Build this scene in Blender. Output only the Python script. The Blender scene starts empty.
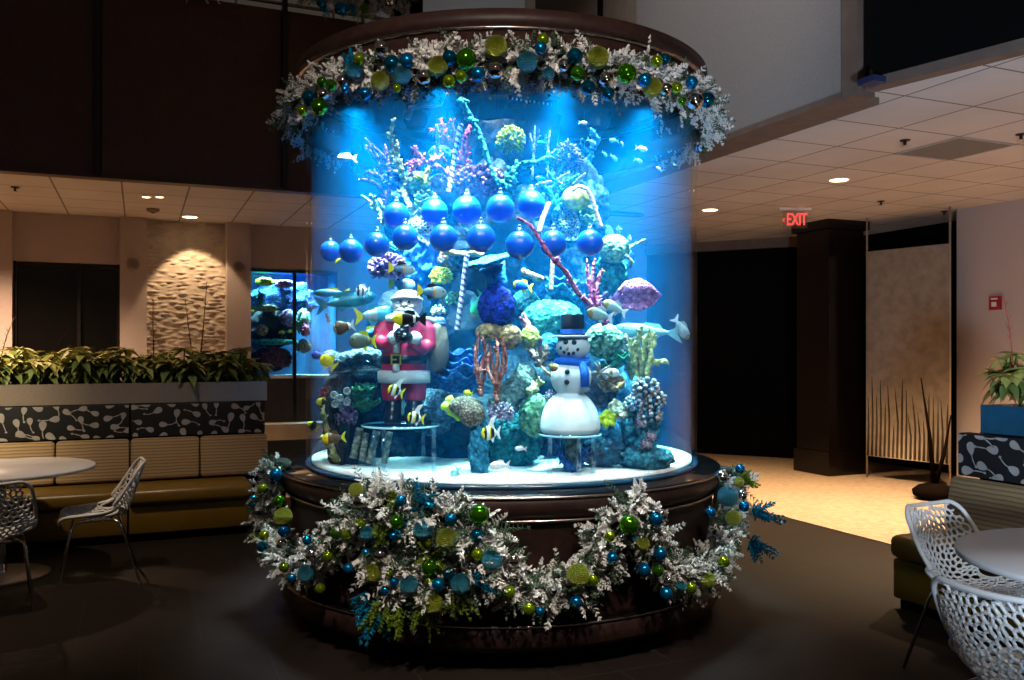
import bpy, math, random
from mathutils import Vector, Matrix, noise
from mathutils.geometry import delaunay_2d_cdt
random.seed(11)
SC = bpy.context.scene
COL = SC.collection
PI = math.pi
F, CX0, HY, EYE = 870.0, 512.0, 350.0, 1.55
TH = math.radians(23.2)
UX, UY = math.cos(TH), math.sin(TH)
TC = (-0.063, 5.5)                       # tank axis

def P(px, py, d): return Vector(((px-CX0)/F*d, d, EYE+(HY-py)/F*d))
def UV(u, v, z=0.0): return Vector((u*UX - v*UY, u*UY + v*UX, z))
def ray_cyl(px, rho):
    s = (px-CX0)/F
    a = s*s+1; b = -2*(s*TC[0]+TC[1]); c = TC[0]**2+TC[1]**2-rho*rho
    D = b*b-4*a*c
    return (-b-math.sqrt(max(D, 0)))/(2*a)

# ------------------------------------------------------------------ materials
MATS = {}
def S(h):
    h = h.lstrip('#'); c = [int(h[i:i+2], 16)/255 for i in (0, 2, 4)]
    return tuple(x/12.92 if x <= .04045 else ((x+.055)/1.055)**2.4 for x in c)
def new_mat(name):
    m = bpy.data.materials.new(name); m.use_nodes = True
    MATS[name] = m
    nt = m.node_tree
    return m, nt, nt.nodes['Principled BSDF']
def mat(name, col, rough=.6, metal=0, col2=None, scale=8, bump=0, bscale=30, emit=0, emcol=None, spec=.5, vor=False, detail=3, coat=0, lo=.35, hi=.65):
    if name in MATS: return MATS[name]
    m, nt, b = new_mat(name)
    N, L = nt.nodes, nt.links
    if isinstance(col, str): col = S(col)
    if isinstance(col2, str): col2 = S(col2)
    b.inputs['Base Color'].default_value = (*col, 1)
    b.inputs['Roughness'].default_value = rough
    b.inputs['Metallic'].default_value = metal
    b.inputs['Specular IOR Level'].default_value = spec
    b.inputs['Coat Weight'].default_value = coat
    tc = N.new('ShaderNodeTexCoord')
    t = N.new('ShaderNodeTexVoronoi' if vor else 'ShaderNodeTexNoise')
    t.inputs['Scale'].default_value = scale
    if not vor: t.inputs['Detail'].default_value = detail
    L.new(tc.outputs['Object'], t.inputs['Vector'])
    r = N.new('ShaderNodeValToRGB')
    c2 = col2 if col2 else tuple(x*.82 for x in col)
    r.color_ramp.elements[0].position = lo; r.color_ramp.elements[1].position = hi
    r.color_ramp.elements[0].color = (*col, 1); r.color_ramp.elements[1].color = (*c2, 1)
    L.new(t.outputs['Distance' if vor else 'Fac'], r.inputs['Fac'])
    L.new(r.outputs['Color'], b.inputs['Base Color'])
    if bump:
        bt = N.new('ShaderNodeTexVoronoi' if vor else 'ShaderNodeTexNoise'); bt.inputs['Scale'].default_value = bscale
        L.new(tc.outputs['Object'], bt.inputs['Vector'])
        bn = N.new('ShaderNodeBump'); bn.inputs['Strength'].default_value = bump; bn.inputs['Distance'].default_value = .01
        L.new(bt.outputs['Distance' if vor else 'Fac'], bn.inputs['Height']); L.new(bn.outputs['Normal'], b.inputs['Normal'])
    if emit:
        b.inputs['Emission Color'].default_value = (*(S(emcol) if isinstance(emcol, str) else (emcol or col)), 1)
        b.inputs['Emission Strength'].default_value = emit
    return m

def grid_mat(name, col, line, size, off, lw=.012, rough=.7, bump=.0, col2=None, size2=None, spec=.5, rowoff=0.0, nsc=3.0):
    """square tiles laid along the building's two directions"""
    m, nt, b = new_mat(name); N, L = nt.nodes, nt.links
    geo = N.new('ShaderNodeNewGeometry')
    mp = N.new('ShaderNodeMapping'); mp.vector_type = 'POINT'
    mp.inputs['Rotation'].default_value = (0, 0, -TH)
    L.new(geo.outputs['Position'], mp.inputs['Vector'])
    ad = N.new('ShaderNodeVectorMath'); ad.operation = 'SUBTRACT'; ad.inputs[1].default_value = (off[0], off[1], 0)
    L.new(mp.outputs['Vector'], ad.inputs[0])
    br = N.new('ShaderNodeTexBrick')
    br.offset = rowoff; br.squash = 1
    br.inputs['Scale'].default_value = 1
    br.inputs['Mortar Size'].default_value = lw
    br.inputs['Mortar Smooth'].default_value = .1
    br.inputs['Brick Width'].default_value = size
    br.inputs['Row Height'].default_value = size2 or size
    br.inputs['Bias'].default_value = 0
    c2 = col2 or tuple(x*.93 for x in col)
    br.inputs['Color1'].default_value = (*col, 1); br.inputs['Color2'].default_value = (*c2, 1); br.inputs['Mortar'].default_value = (*line, 1)
    L.new(ad.outputs['Vector'], br.inputs['Vector'])
    nz = N.new('ShaderNodeTexNoise'); nz.inputs['Scale'].default_value = nsc; nz.inputs['Detail'].default_value = 6
    L.new(geo.outputs['Position'], nz.inputs['Vector'])
    mx = N.new('ShaderNodeMix'); mx.data_type = 'RGBA'; mx.blend_type = 'MULTIPLY'
    mx.inputs['Factor'].default_value = .35
    L.new(br.outputs['Color'], mx.inputs[6]); L.new(nz.outputs['Fac'], mx.inputs[7])
    L.new(mx.outputs[2], b.inputs['Base Color'])
    b.inputs['Roughness'].default_value = rough; b.inputs['Specular IOR Level'].default_value = spec
    if bump:
        bn = N.new('ShaderNodeBump'); bn.inputs['Strength'].default_value = bump; bn.inputs['Distance'].default_value = .004
        L.new(nz.outputs['Fac'], bn.inputs['Height']); L.new(bn.outputs['Normal'], b.inputs['Normal'])
    return m

def glass_mat(name, tint=(1, 1, 1), gloss=.05, rough=.0, fres=True, ior=1.45, gcol=(1, 1, 1)):
    m = bpy.data.materials.new(name); m.use_nodes = True; MATS[name] = m
    nt = m.node_tree; N, L = nt.nodes, nt.links
    N.remove(N['Principled BSDF'])
    out = N['Material Output']
    t = N.new('ShaderNodeBsdfTransparent'); t.inputs['Color'].default_value = (*tint, 1)
    g = N.new('ShaderNodeBsdfGlossy'); g.inputs['Roughness'].default_value = rough; g.inputs['Color'].default_value = (*gcol, 1)
    mx = N.new('ShaderNodeMixShader')
    if fres:
        lw = N.new('ShaderNodeLayerWeight'); lw.inputs['Blend'].default_value = .5
        pw = N.new('ShaderNodeMath'); pw.operation = 'POWER'; pw.inputs[1].default_value = 4.5; L.new(lw.outputs['Facing'], pw.inputs[0])
        ma = N.new('ShaderNodeMath'); ma.operation = 'MULTIPLY_ADD'; ma.inputs[1].default_value = .26; ma.inputs[2].default_value = ((ior-1)/(ior+1))**2
        L.new(pw.outputs[0], ma.inputs[0]); L.new(ma.outputs[0], mx.inputs['Fac'])
    else: mx.inputs['Fac'].default_value = gloss
    L.new(t.outputs[0], mx.inputs[1]); L.new(g.outputs[0], mx.inputs[2]); L.new(mx.outputs[0], out.inputs['Surface'])
    return m

# ------------------------------------------------------------------ mesh builder
class MB:
    def __init__(s): s.v = []; s.f = []; s.m = []; s.sm = []
    def add(s, vs, fs, mi=0, smooth=False):
        o = len(s.v); s.v += [tuple(x) for x in vs]
        for f in fs: s.f.append(tuple(i+o for i in f)); s.m.append(mi); s.sm.append(smooth)
    def box(s, c, size, rz=0, mi=0, M=None):
        x, y, z = [a/2 for a in size]
        vs = [Vector((i*x, j*y, k*z)) for i in (-1, 1) for j in (-1, 1) for k in (-1, 1)]
        R = Matrix.Rotation(rz, 3, 'Z') if M is None else M
        vs = [R @ v + Vector(c) for v in vs]
        s.add(vs, [(0, 1, 3, 2), (4, 6, 7, 5), (0, 4, 5, 1), (2, 3, 7, 6), (0, 2, 6, 4), (1, 5, 7, 3)], mi)
    def uvbox(s, u0, u1, v0, v1, z0, z1, mi=0):
        s.box(UV((u0+u1)/2, (v0+v1)/2, (z0+z1)/2), (abs(u1-u0), abs(v1-v0), z1-z0), TH, mi)
    def rbox(s, c, size, r, rz=0, mi=0, M=None):   # rounded vertical/horizontal edges via chamfer
        x, y, z = [a/2 for a in size]; r = min(r, x*.9, y*.9, z*.9)
        R = Matrix.Rotation(rz, 3, 'Z') if M is None else M
        n = 3; rings = []
        prof = []
        for k in range(n+1):
            a = PI/2*k/n; prof.append((-z+r-r*math.cos(a), r-r*math.sin(a)))
        prof += [(-q[0], q[1]) for q in reversed(prof)]
        for zz, ins in prof:
            ring = []
            X, Y = x-ins, y-ins; rr = r*.8
            for cx, cy, a0 in ((X-rr, Y-rr, 0), (-X+rr, Y-rr, 90), (-X+rr, -Y+rr, 180), (X-rr, -Y+rr, 270)):
                for k in range(4):
                    a = math.radians(a0+30*k); ring.append(R @ Vector((cx+rr*math.cos(a), cy+rr*math.sin(a), zz)) + Vector(c))
            rings.append(ring)
        s.rings(rings, True, True, mi, True)
    def rings(s, rings, cap0=True, cap1=True, mi=0, smooth=True, closed=True):
        n = len(rings[0]); vs = [p for r in rings for p in r]; fs = []
        for i in range(len(rings)-1):
            for j in range(n if closed else n-1):
                k = (j+1) % n
                fs.append((i*n+j, i*n+k, (i+1)*n+k, (i+1)*n+j))
        if cap0: fs.append(tuple(range(n-1, -1, -1)))
        if cap1: fs.append(tuple((len(rings)-1)*n+j for j in range(n)))
        s.add(vs, fs, mi, smooth)
    def lathe(s, c, prof, n=32, mi=0, smooth=True, caps=True, sx=1, sy=1, a0=0, a1=2*PI, M=None):
        full = abs(a1-a0-2*PI) < 1e-6; c = Vector(c)
        rings = []
        for r, z in prof:
            ring = [Vector((r*sx*math.cos(a0+(a1-a0)*k/(n if full else n-1)), r*sy*math.sin(a0+(a1-a0)*k/(n if full else n-1)), z)) for k in range(n)]
            if M is not None: ring = [M @ p for p in ring]
            rings.append([p+c for p in ring])
        s.rings(rings, caps, caps, mi, smooth, full)
    def cyl(s, a, b, r, n=12, mi=0, r2=None): s.tube([a, b], [r, r if r2 is None else r2], n, mi)
    def tube(s, pts, rad, n=6, mi=0, cap=True, smooth=True):
        pts = [Vector(p) for p in pts]
        if not isinstance(rad, (list, tuple)): rad = [rad]*len(pts)
        rings = []; prev = None
        for i, p in enumerate(pts):
            t = (pts[min(i+1, len(pts)-1)]-pts[max(i-1, 0)])
            if t.length < 1e-9: t = Vector((0, 0, 1))
            t.normalize()
            if prev is None:
                a = Vector((0, 0, 1)) if abs(t.z) < .9 else Vector((1, 0, 0))
                x = t.cross(a).normalized()
            else:
                x = (prev - t*prev.dot(t))
                x = x.normalized() if x.length > 1e-6 else t.orthogonal().normalized()
            prev = x; y = t.cross(x)
            rings.append([p+(x*math.cos(2*PI*k/n)+y*math.sin(2*PI*k/n))*rad[i] for k in range(n)])
        s.rings(rings, cap, cap, mi, smooth)
    def spike(s, p, q, r, mi=0):
        p = Vector(p); q = Vector(q); t = (q-p)
        x = t.orthogonal().normalized()*r; y = t.normalized().cross(x)
        s.add([p+x, p-x*.5+y*.87, p-x*.5-y*.87, q], [(0, 1, 3), (1, 2, 3), (2, 0, 3)], mi)
    def sphere(s, c, r, n=16, m=10, mi=0, M=None, zmin=-1.0):
        if not isinstance(r, (tuple, list)): r = (r, r, r)
        c = Vector(c); rings = []
        a0 = math.asin(max(-1, zmin))
        for i in range(m+1):
            a = a0+(PI/2-a0)*i/m
            ring = [Vector((r[0]*math.cos(a)*math.cos(2*PI*k/n), r[1]*math.cos(a)*math.sin(2*PI*k/n), r[2]*math.sin(a))) for k in range(n)]
            if M is not None: ring = [M @ p for p in ring]
            rings.append([p+c for p in ring])
        s.rings(rings, True, True, mi, True)
    def lump(s, c, r, amp=.2, freq=3, n=40, m=26, mi=0, seed=0, ridge=False, zmin=-1.0, amp2=0, freq2=10):
        if not isinstance(r, (tuple, list)): r = (r, r, r)
        c = Vector(c); rings = []; a0 = math.asin(max(-1, zmin))
        for i in range(m+1):
            a = a0+(PI/2-a0)*i/m; ring = []
            for k in range(n):
                d = Vector((math.cos(a)*math.cos(2*PI*k/n), math.cos(a)*math.sin(2*PI*k/n), math.sin(a)))
                q = d*freq+Vector((seed*7.3, seed*1.7, seed*3.1))
                h = noise.noise(q)
                if ridge: h = .5-abs(h)*2
                h2 = (.5-abs(noise.noise(d*freq2+Vector((seed, 0, 5))))*2)*amp2 if amp2 else 0
                e = 1+amp*h+h2
                ring.append(Vector((d.x*r[0]*e, d.y*r[1]*e, d.z*r[2]*e))+c)
            rings.append(ring)
        s.rings(rings, True, True, mi, True)
    def build(s, name, mats, parent=None, loc=None, local=False):
        me = bpy.data.meshes.new(name)
        if not isinstance(mats, (list, tuple)): mats = [mats]
        if parent is not None and not local:
            o = Vector((0, 0, 0)); q_ = parent
            while q_ is not None: o = o+Vector(q_.location); q_ = q_.parent
        elif loc is not None: o = Vector(loc)
        elif parent is None and s.v:
            xs = [v[0] for v in s.v]; ys = [v[1] for v in s.v]; zs = [v[2] for v in s.v]
            o = Vector(((min(xs)+max(xs))/2, (min(ys)+max(ys))/2, min(zs)))
        else: o = Vector((0, 0, 0))
        me.from_pydata([(v[0]-o.x, v[1]-o.y, v[2]-o.z) for v in s.v], [], s.f)
        for m in mats: me.materials.append(m)
        me.polygons.foreach_set('material_index', s.m)
        me.polygons.foreach_set('use_smooth', s.sm)
        me.update()
        ob = bpy.data.objects.new(name, me); COL.objects.link(ob)
        if parent is not None: ob.parent = parent
        else: ob.location = o
        return ob

def tag(o, label=None, cat=None, group=None, kind=None):
    if label: o['label'] = label
    if cat: o['category'] = cat
    if group: o['group'] = group
    if kind: o['kind'] = kind
    return o
def thing(name, label, cat, loc=(0, 0, 0), group=None):
    o = bpy.data.objects.new(name, None); COL.objects.link(o); o.location = Vector(loc); o.empty_display_size = .05
    return tag(o, label, cat, group)
def struct(mb, name, m, label=None):
    return tag(mb.build(name, m), label, None, None, 'structure')
def copy_tree(o, parent=None):
    c = o.copy(); COL.objects.link(c); c.parent = parent
    for ch in o.children: copy_tree(ch, c)
    return c
ORD = ['first', 'second', 'third', 'fourth', 'fifth', 'sixth', 'seventh', 'eighth', 'ninth', 'tenth', 'eleventh', 'twelfth', 'thirteenth', 'fourteenth', 'fifteenth', 'sixteenth', 'seventeenth', 'eighteenth', 'nineteenth', 'twentieth', 'twenty-first', 'twenty-second', 'twenty-third', 'twenty-fourth', 'twenty-fifth', 'twenty-sixth', 'twenty-seventh', 'twenty-eighth', 'twenty-ninth', 'thirtieth']
def ordinal(i, n):
    if n == 1: return None
    if i == 0: return 'the leftmost'
    if i == n-1: return 'the rightmost'
    return ORD[i]+' from the left'

# ================================================================== CAMERA
cam = bpy.data.cameras.new('camera'); co = bpy.data.objects.new('camera', cam); COL.objects.link(co)
cam.sensor_width = 36; cam.lens = F/1024*36; cam.shift_y = 10/1024
co.location = (0, 0, EYE); co.rotation_euler = (PI/2, 0, 0); cam.clip_end = 100
SC.camera = co

# ================================================================== SETTING
ZC = 3.15
m_tile = grid_mat('ceiling_tile', (.66, .63, .60), (.20, .18, .17), .61, (5.04-.61*20, 5.89-.61*20), .009, .9, nsc=1.5)
m_tileL = grid_mat('ceiling_tile_corridor', (.64, .58, .53), (.20, .15, .12), .61, (-.764-.61*20, 11.52-.61*20), .009, .9, nsc=1.5)
m_floor = grid_mat('dark_stone_tile', (.015, .0105, .0085), (.034, .026, .021), .61, (0, 0), .003, .55, .10, spec=.15, size2=1.22, rowoff=.5, col2=(.013, .009, .007), nsc=7)
m_carpet = mat('carpet', (.37, .27, .18), .95, col2=(.28, .20, .13), scale=14, bump=.3, bscale=300)
m_wall = mat('wall_paint', (.46, .37, .33), .9, col2=(.43, .345, .31), scale=60)
m_wallr = mat('wallcovering', (.42, .36, .34), .9, col2=(.38, .33, .31), scale=120)
m_brown = mat('brown_panel', (.085, .042, .026), .5, col2=(.07, .034, .021), scale=40, spec=.35)
m_grey = mat('grey_bulkhead', (.20, .18, .17), .85, col2=(.17, .155, .15), scale=80)
m_black = mat('black_wall', (.0012, .001, .001), .9, spec=.1)
m_dark = mat('dark_metal', (.012, .009, .008), .3, spec=.5)
m_soffit = mat('soffit_brown', (.13, .085, .065), .7)
m_white = mat('white_plastic', (.72, .72, .70), .45)
m_lens = mat('lamp_lens', (1, .8, .55), .5, emit=8, emcol=(1, .72, .42))
m_steel = mat('brushed_steel', (.50, .42, .34), .36, .6, col2=(.44, .37, .30), scale=90)
m_chrome = mat('chrome', (.75, .75, .78), .12, 1)

b = MB(); b.add([UV(-16, -6, 0), UV(16, -6, 0), UV(16, 18, 0), UV(-16, 18, 0), UV(-16, -6, -.1), UV(16, -6, -.1), UV(16, 18, -.1), UV(-16, 18, -.1)], [(0, 1, 2, 3), (7, 6, 5, 4), (0, 4, 5, 1), (1, 5, 6, 2), (2, 6, 7, 3), (3, 7, 4, 0)])
struct(b, 'floor', m_floor, 'dark stone tile floor')
b = MB(); b.uvbox(5.49, 13, -3, 14, 0.0, .008); b.uvbox(-14, 5.49, 9.3, 14, 0.0, .008)
struct(b, 'floor', m_carpet, 'tan carpet of the corridor behind the tank')

def prism(b, poly, z0, z1, mi=0):
    n = len(poly); vs = [UV(u, v, z0) for u, v in poly]+[UV(u, v, z1) for u, v in poly]
    b.add(vs, [tuple(range(n-1, -1, -1)), tuple(range(n, 2*n))]+[(i, (i+1) % n, n+(i+1) % n, n+i) for i in range(n)], mi)
b = MB(); prism(b, [(4.12, 16), (4.12, 4.0), (4.35, 3.1), (5.2, -2), (14, -2), (14, 16)], ZC, ZC+.05)
struct(b, 'ceiling', m_tile)
b = MB(); prism(b, [(-13, 8.85), (4.12, 8.85), (4.12, 16), (-13, 16)], ZC+.002, ZC+.052)
struct(b, 'ceiling', m_tileL)

# left bulkhead: brown panels
b = MB()
def px_at_v(px, v):       # u where the vertical plane v meets a pixel column
    s = (px-CX0)/F; d = v/(UX-s*UY); return s*d*UX+d*UY
def px_at_u(px, u):
    s = (px-CX0)/F; d = u/(s*UX+UY); return -s*d*UY+d*UX
VB = 8.74
u1 = px_at_v(98, VB); u2 = px_at_v(285, VB); u3 = px_at_v(402, VB)
b.uvbox(-13, u1-.035, VB, VB+.10, ZC-.01, 4.88); b.uvbox(u1+.03, u2-.035, VB, VB+.10, ZC-.01, 4.88); b.uvbox(u2+.03, u3+2.9, VB, VB+.10, ZC-.01, 4.88)
b.uvbox(-13, u3+2.9, VB+.06, VB+.12, ZC, 4.86)
b.uvbox(-13, u3+2.9, VB-.03, VB+.10, ZC-.04, ZC-.012)
struct(b, 'wall_bulkhead_left', m_brown)
for k, uu in enumerate((u1, u2)):
    b = MB(); b.uvbox(uu-.028, uu+.022, VB-.035, VB+.05, ZC-.03, 5.1); struct(b, 'trim_%d' % (k+1), m_dark)
# upper floor edge + rail behind the bulkhead top
b = MB(); b.uvbox(-6, u3+.3, VB+.3, VB+.5, 4.3, 5.0); struct(b, 'trim_3', m_soffit)
rail = thing('balcony_railing', 'thin metal balcony handrail above the brown panels', 'railing', UV(u2, VB+.2, 4.9))
b = MB(); b.cyl(UV(u2-2.2, VB+.18, 5.02), UV(u3+.2, VB+.18, 5.02), .018, 10); b.build('handrail', m_steel, rail)
for k in range(4):
    b = MB(); q = UV(u2-1.4+k*.95, VB+.12, 4.88); b.cyl(q, q+Vector((0, 0, .14)), .012, 8); b.build('baluster', m_steel, rail)
b = MB(); b.uvbox(u3-.05, u3+.22, VB-.02, VB+.3, ZC, 6); struct(b, 'wall_pier_upper', m_black)
b = MB(); b.uvbox(u3+.2, 5, 11.2, 11.4, 3.2, 7); struct(b, 'wall_upper_back', m_grey)
# right bulkhead
b = MB()
b.uvbox(4.0, 4.12, 4.16, 6.57, ZC-.0, 6, 0); struct(b, 'wall_bulkhead_right', m_grey)
b = MB(); b.uvbox(3.99, 4.30, 4.14, 8.9, ZC-.045, ZC-.004); struct(b, 'trim_4', m_soffit)
b = MB(); b.uvbox(4.02, 4.12, 6.58, 7.2, ZC, 6); struct(b, 'wall_bulkhead_return', mat('tan_panel', (.16, .13, .10), .8))
b = MB(); b.uvbox(4.03, 4.12, 7.28, 8.75, ZC, 6); struct(b, 'wall_bulkhead_corner', m_grey)
b = MB(); b.uvbox(4.0, 4.12, 7.2, 7.275, ZC, 6); struct(b, 'trim_9', m_black)
b = MB(); b.uvbox(4.0, 4.14, 4.02, 4.15, ZC-.05, 6); struct(b, 'trim_5', m_soffit)
# dark turned panel
b = MB()
q0 = Vector((4.02, 3.98)); q1 = Vector((4.95, .4)); dq = (q1-q0).normalized(); nq = Vector((-dq.y, dq.x))*.1
prism(b, [tuple(q0), tuple(q1), tuple(q1+nq), tuple(q0+nq)], ZC+.03, 6); struct(b, 'wall_bulkhead_near', m_black)
b = MB(); prism(b, [tuple(q0), tuple(q1), tuple(q1+nq), tuple(q0+nq)], ZC-.03, ZC+.03); struct(b, 'trim_6', m_soffit)
t = thing('speaker_bracket', 'small dark bracket with a blue sheen under the ceiling edge corner', 'bracket', P(872, 82, 5.1))
b = MB(); b.box(P(872, 81, 5.1), (.10, .12, .035), TH); b.build('body', mat('black_blue_sheen', (.02, .03, .08), .3), t)  # blue light falling on the bracket is put into its colour
b = MB(); b.cyl(P(872, 78, 5.1), P(872, 70, 5.12), .012, 8); b.build('arm', m_dark, t)

# wall on the left (v=11.52) with window, relief niche and wall aquarium
VW = 11.52
uA, uB = px_at_v(12, VW), px_at_v(120, VW)      # dark window
uC, uD = px_at_v(147, VW), px_at_v(226, VW)     # relief panel
uE, uF = px_at_v(250, VW), px_at_v(336, VW)     # wall aquarium
def zat(px, py, v):
    s = (px-CX0)/F; d = v/(UX-s*UY); return EYE+(HY-py)/F*d
zw_top = zat(60, 262, VW); zw_bot = .9
za_top, za_bot = zat(280, 271, VW), zat(280, 378, VW)
b = MB()
T = .25
b.uvbox(-13, uA, VW, VW+T, 0, ZC); b.uvbox(uA, uB, VW, VW+T, zw_top, ZC); b.uvbox(uA, uB, VW, VW+T, 0, zw_bot)
b.uvbox(uB, uC, VW, VW+T, 0, ZC); b.uvbox(uC, uD, VW+.1, VW+T, 0, ZC); b.uvbox(uD, uE, VW, VW+T, 0, ZC)
b.uvbox(uE, uF, VW, VW+T, za_top, ZC); b.uvbox(uF, 7.4, VW, VW+T, 0, ZC)
struct(b, 'wall_left', m_wall)
b = MB(); b.uvbox(uE, uF, VW-.02, VW+T, 0, za_bot-.005)
struct(b, 'wall_plinth', mat('dark_stone', (.02, .012, .008), .5, bump=.5, bscale=12))
b = MB(); b.uvbox(uE-.2, uF, VW-.35, VW, .42, .62); struct(b, 'trim_7', mat('tan_ledge', (.4, .27, .17), .7))
for (a0, a1) in ((px_at_v(-12, VW-.1), px_at_v(12, VW-.1)), (uB+.0, uC-.0), (uD, uE)):
    b = MB(); b.uvbox(a0, a1, VW-.10, VW, 0, ZC); struct(b, 'wall_pilaster', m_wall)
# relief panel with wave ridges
b = MB(); nu, nz_ = 80, 240
rows = []
for j in range(nz_+1):
    z = .1+(ZC-.1)*j/nz_; row = []
    for i in range(nu+1):
        u = uC+(uD-uC)*i/nu
        h = noise.noise(Vector((u*9, z*46, 0)))
        h = max(0, h)*.045
        row.append(UV(u, VW+.09-h, z))
    rows.append(row)
b.rings(rows, False, False, 0, True, False)
struct(b, 'wall_relief_panel', mat('relief_plaster', (.60, .49, .38), .8))
# window
b = MB(); b.uvbox(uA, uB, VW+.12, VW+.2, zw_bot, zw_top)
struct(b, 'window_1', mat('dark_window_glass', (.006, .005, .004), .03, spec=.8, bump=.6, bscale=3))
b = MB()
for uu in (uA+.02, (uA+uB)/2+.12, uB-.02): b.uvbox(uu-.018, uu+.018, VW+.06, VW+.13, zw_bot, zw_top)
b.uvbox(uA, uB, VW+.06, VW+.13, zw_top-.06, zw_top-.02)
struct(b, 'window_1_frame', m_dark)
for px, py, w in ((133, 264, 0), (238, 267, 1)):
    s_ = (px-CX0)/F; vv = VW-.10; d_ = vv/(UX-s_*UY); c = Vector((s_*d_, d_, EYE+(HY-py)/F*d_))
    t = thing('wall_speaker', 'round grey wall speaker '+('beside the dark window' if not w else 'beside the wall aquarium'), 'speaker', c)
    Mq = Matrix.Rotation(TH, 3, 'Z') @ Matrix.Rotation(PI/2, 3, 'X')
    b = MB(); b.lathe(c, [(.072, -.0), (.072, .02), (.06, .03)], 24, M=Mq); b.build('housing', mat('grey_plastic', (.32, .26, .23), .6), t)
    b = MB(); b.lathe(c, [(.058, .028), (.058, .036), (.03, .04)], 24, M=Mq); b.build('grille', mat('grille_grey', (.22, .18, .16), .8, bump=.8, bscale=400), t)

# back right: black wall, pillar, far panels, right wall
b = MB(); prism(b, [(7.2, 11.5), (8.62, 9.7), (9.3, 9.2), (9.3, 4.0), (9.5, 4.0), (9.5, 11.9), (7.2, 11.9)], 0, ZC)
struct(b, 'wall_back', m_black)
b = MB(); prism(b, [(7.1, 11.42), (8.55, 9.62), (8.58, 9.68), (7.15, 11.5)], ZC-.14, ZC); struct(b, 'trim_8', m_soffit)
b = MB(); b.uvbox(7.75, 8.31, 8.25, 8.81, .0, 3.04); b.uvbox(7.70, 8.36, 8.20, 8.86, 3.04, ZC)
b.uvbox(7.72, 8.34, 8.22, 8.84, .0, .30)
struct(b, 'wall_pillar', mat('pillar_laminate', (.005, .003, .002), .2, spec=.35))
b = MB(); b.uvbox(8.58, 9.0, -3, 7.13, 0, ZC); struct(b, 'wall_right', m_wallr)
t = thing('etched_panel', 'tall grey fibrous divider panel with dark reeds set along its bottom', 'panel', UV(8.2, 7.5, .25))
a_, c_ = P(867, 350, 10.55), P(950, 350, 9.72)
dv = (c_-a_); dv.z = 0; L_ = dv.length; dv.normalize(); ang = math.atan2(dv.y, dv.x); mid = (a_+c_)/2
m_fib = mat('silver_fibre', (.30, .25, .20), .5, .25, col2=(.20, .17, .135), scale=9, detail=12, bump=.4, bscale=60, lo=.3, hi=.7)
b = MB(); b.box((mid.x, mid.y, (.27+2.74)/2), (L_, .03, 2.47), ang); b.build('sheet', m_fib, t)
m_reed = mat('reed_brown', (.035, .022, .010), .8)
for k in range(19):
    f_ = (k+.5)/19; p = a_.lerp(c_, f_)+Vector((dv.y, -dv.x, 0))*.022; h = .45+random.random()*.55+(.35 if k in (3, 5, 8, 14) else 0)
    b = MB(); b.tube([(p.x, p.y, .28), (p.x+.01, p.y, .28+h*.5), (p.x+random.uniform(-.03, .03), p.y, .28+h)], [.014, .011, .002], 5); b.build('reed', m_reed, t)
for q in (a_, c_):
    b = MB(); b.cyl((q.x, q.y, .008), (q.x, q.y, ZC), .012, 8); b.build('post', m_steel, t)
    for zz in (.5, 1.5, 2.5):
        b.box((q.x, q.y, zz), (.05, .05, .03), ang)

# ------------------------------------------------------------------ ceiling fixtures
def ceil_pt(px, py, z=ZC):
    d = F*(z-EYE)/(HY-py); return Vector(((px-CX0)/F*d, d, z))
def lamp_spot(name, loc, target, power, size, blend=.5, col=(1, .72, .45), rad=.05):
    l = bpy.data.lights.new(name, 'SPOT'); l.energy = power; l.spot_size = math.radians(size); l.spot_blend = blend; l.color = col; l.shadow_soft_size = rad
    o = bpy.data.objects.new(name, l); COL.objects.link(o); o.location = loc
    o.rotation_euler = (Vector(target)-Vector(loc)).to_track_quat('-Z', 'Y').to_euler(); return o
WARM = (1, .66, .36)
fix = [(839, 180, 'large round recessed downlight in the tiled ceiling right of the tank', 800), (710, 210, 'recessed downlight beside the tank edge, left of the exit sign', 420),
       (836, 224, 'recessed downlight right above the dark pillar', 600), (908, 230, 'recessed downlight above the grey divider panel', 800),
       (190, 217, 'recessed downlight in front of the wavy relief wall', 60)]
for px, py, lab, pw in fix:
    c = ceil_pt(px, py)
    t = thing('recessed_downlight', lab, 'ceiling light', c, 'recessed ceiling downlights')
    r = .085
    b = MB(); b.lathe(c, [(r, -.003), (r+.02, -.006), (r+.022, 0), (r, .0)], 28, caps=False); tr_ = b.build('trim_ring', m_white, t)
    b = MB(); b.lathe(c, [(.001, -.004), (r*.95, -.004), (r, .0)], 28, caps=False); b.build('lens', m_lens, tr_)
    
    if px == 190:
        lamp_spot('downlight', c+Vector((0, 0, -.02)), c+Vector((-.1, .62, -1.8)), 60, 74, .25, (1, .70, .42), .03)
    else:
        lamp_spot('downlight', c+Vector((0, 0, -.02)), c+Vector((0, 0, -3)), pw, 105, .7, (1, .66, .34), .06)
c = ceil_pt(153, 197)
t = thing('twin_downlight', 'twin-lens ceiling light above the poinsettia planter', 'ceiling light', c)
for k in (-1, 1):
    b = MB(); b.lathe(c+Vector((k*.07, 0, 0)), [(.001, -.004), (.035, -.004), (.04, 0)], 20, caps=False); b.build('lens', m_lens, t)
    b = MB(); b.lathe(c+Vector((k*.07, 0, 0)), [(.04, 0), (.05, -.006), (.055, 0)], 20, caps=False); b.build('trim_ring', m_white, t)
c = ceil_pt(153, 209)
t = thing('smoke_detector', 'round smoke detector on the ceiling behind the twin-lens light', 'smoke detector', c)
b = MB(); b.lathe(c, [(.07, 0), (.07, -.02), (.045, -.04), (.02, -.042)], 20); b.build('housing', mat('detector_beige', (.3, .2, .14), .6), t)
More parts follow.
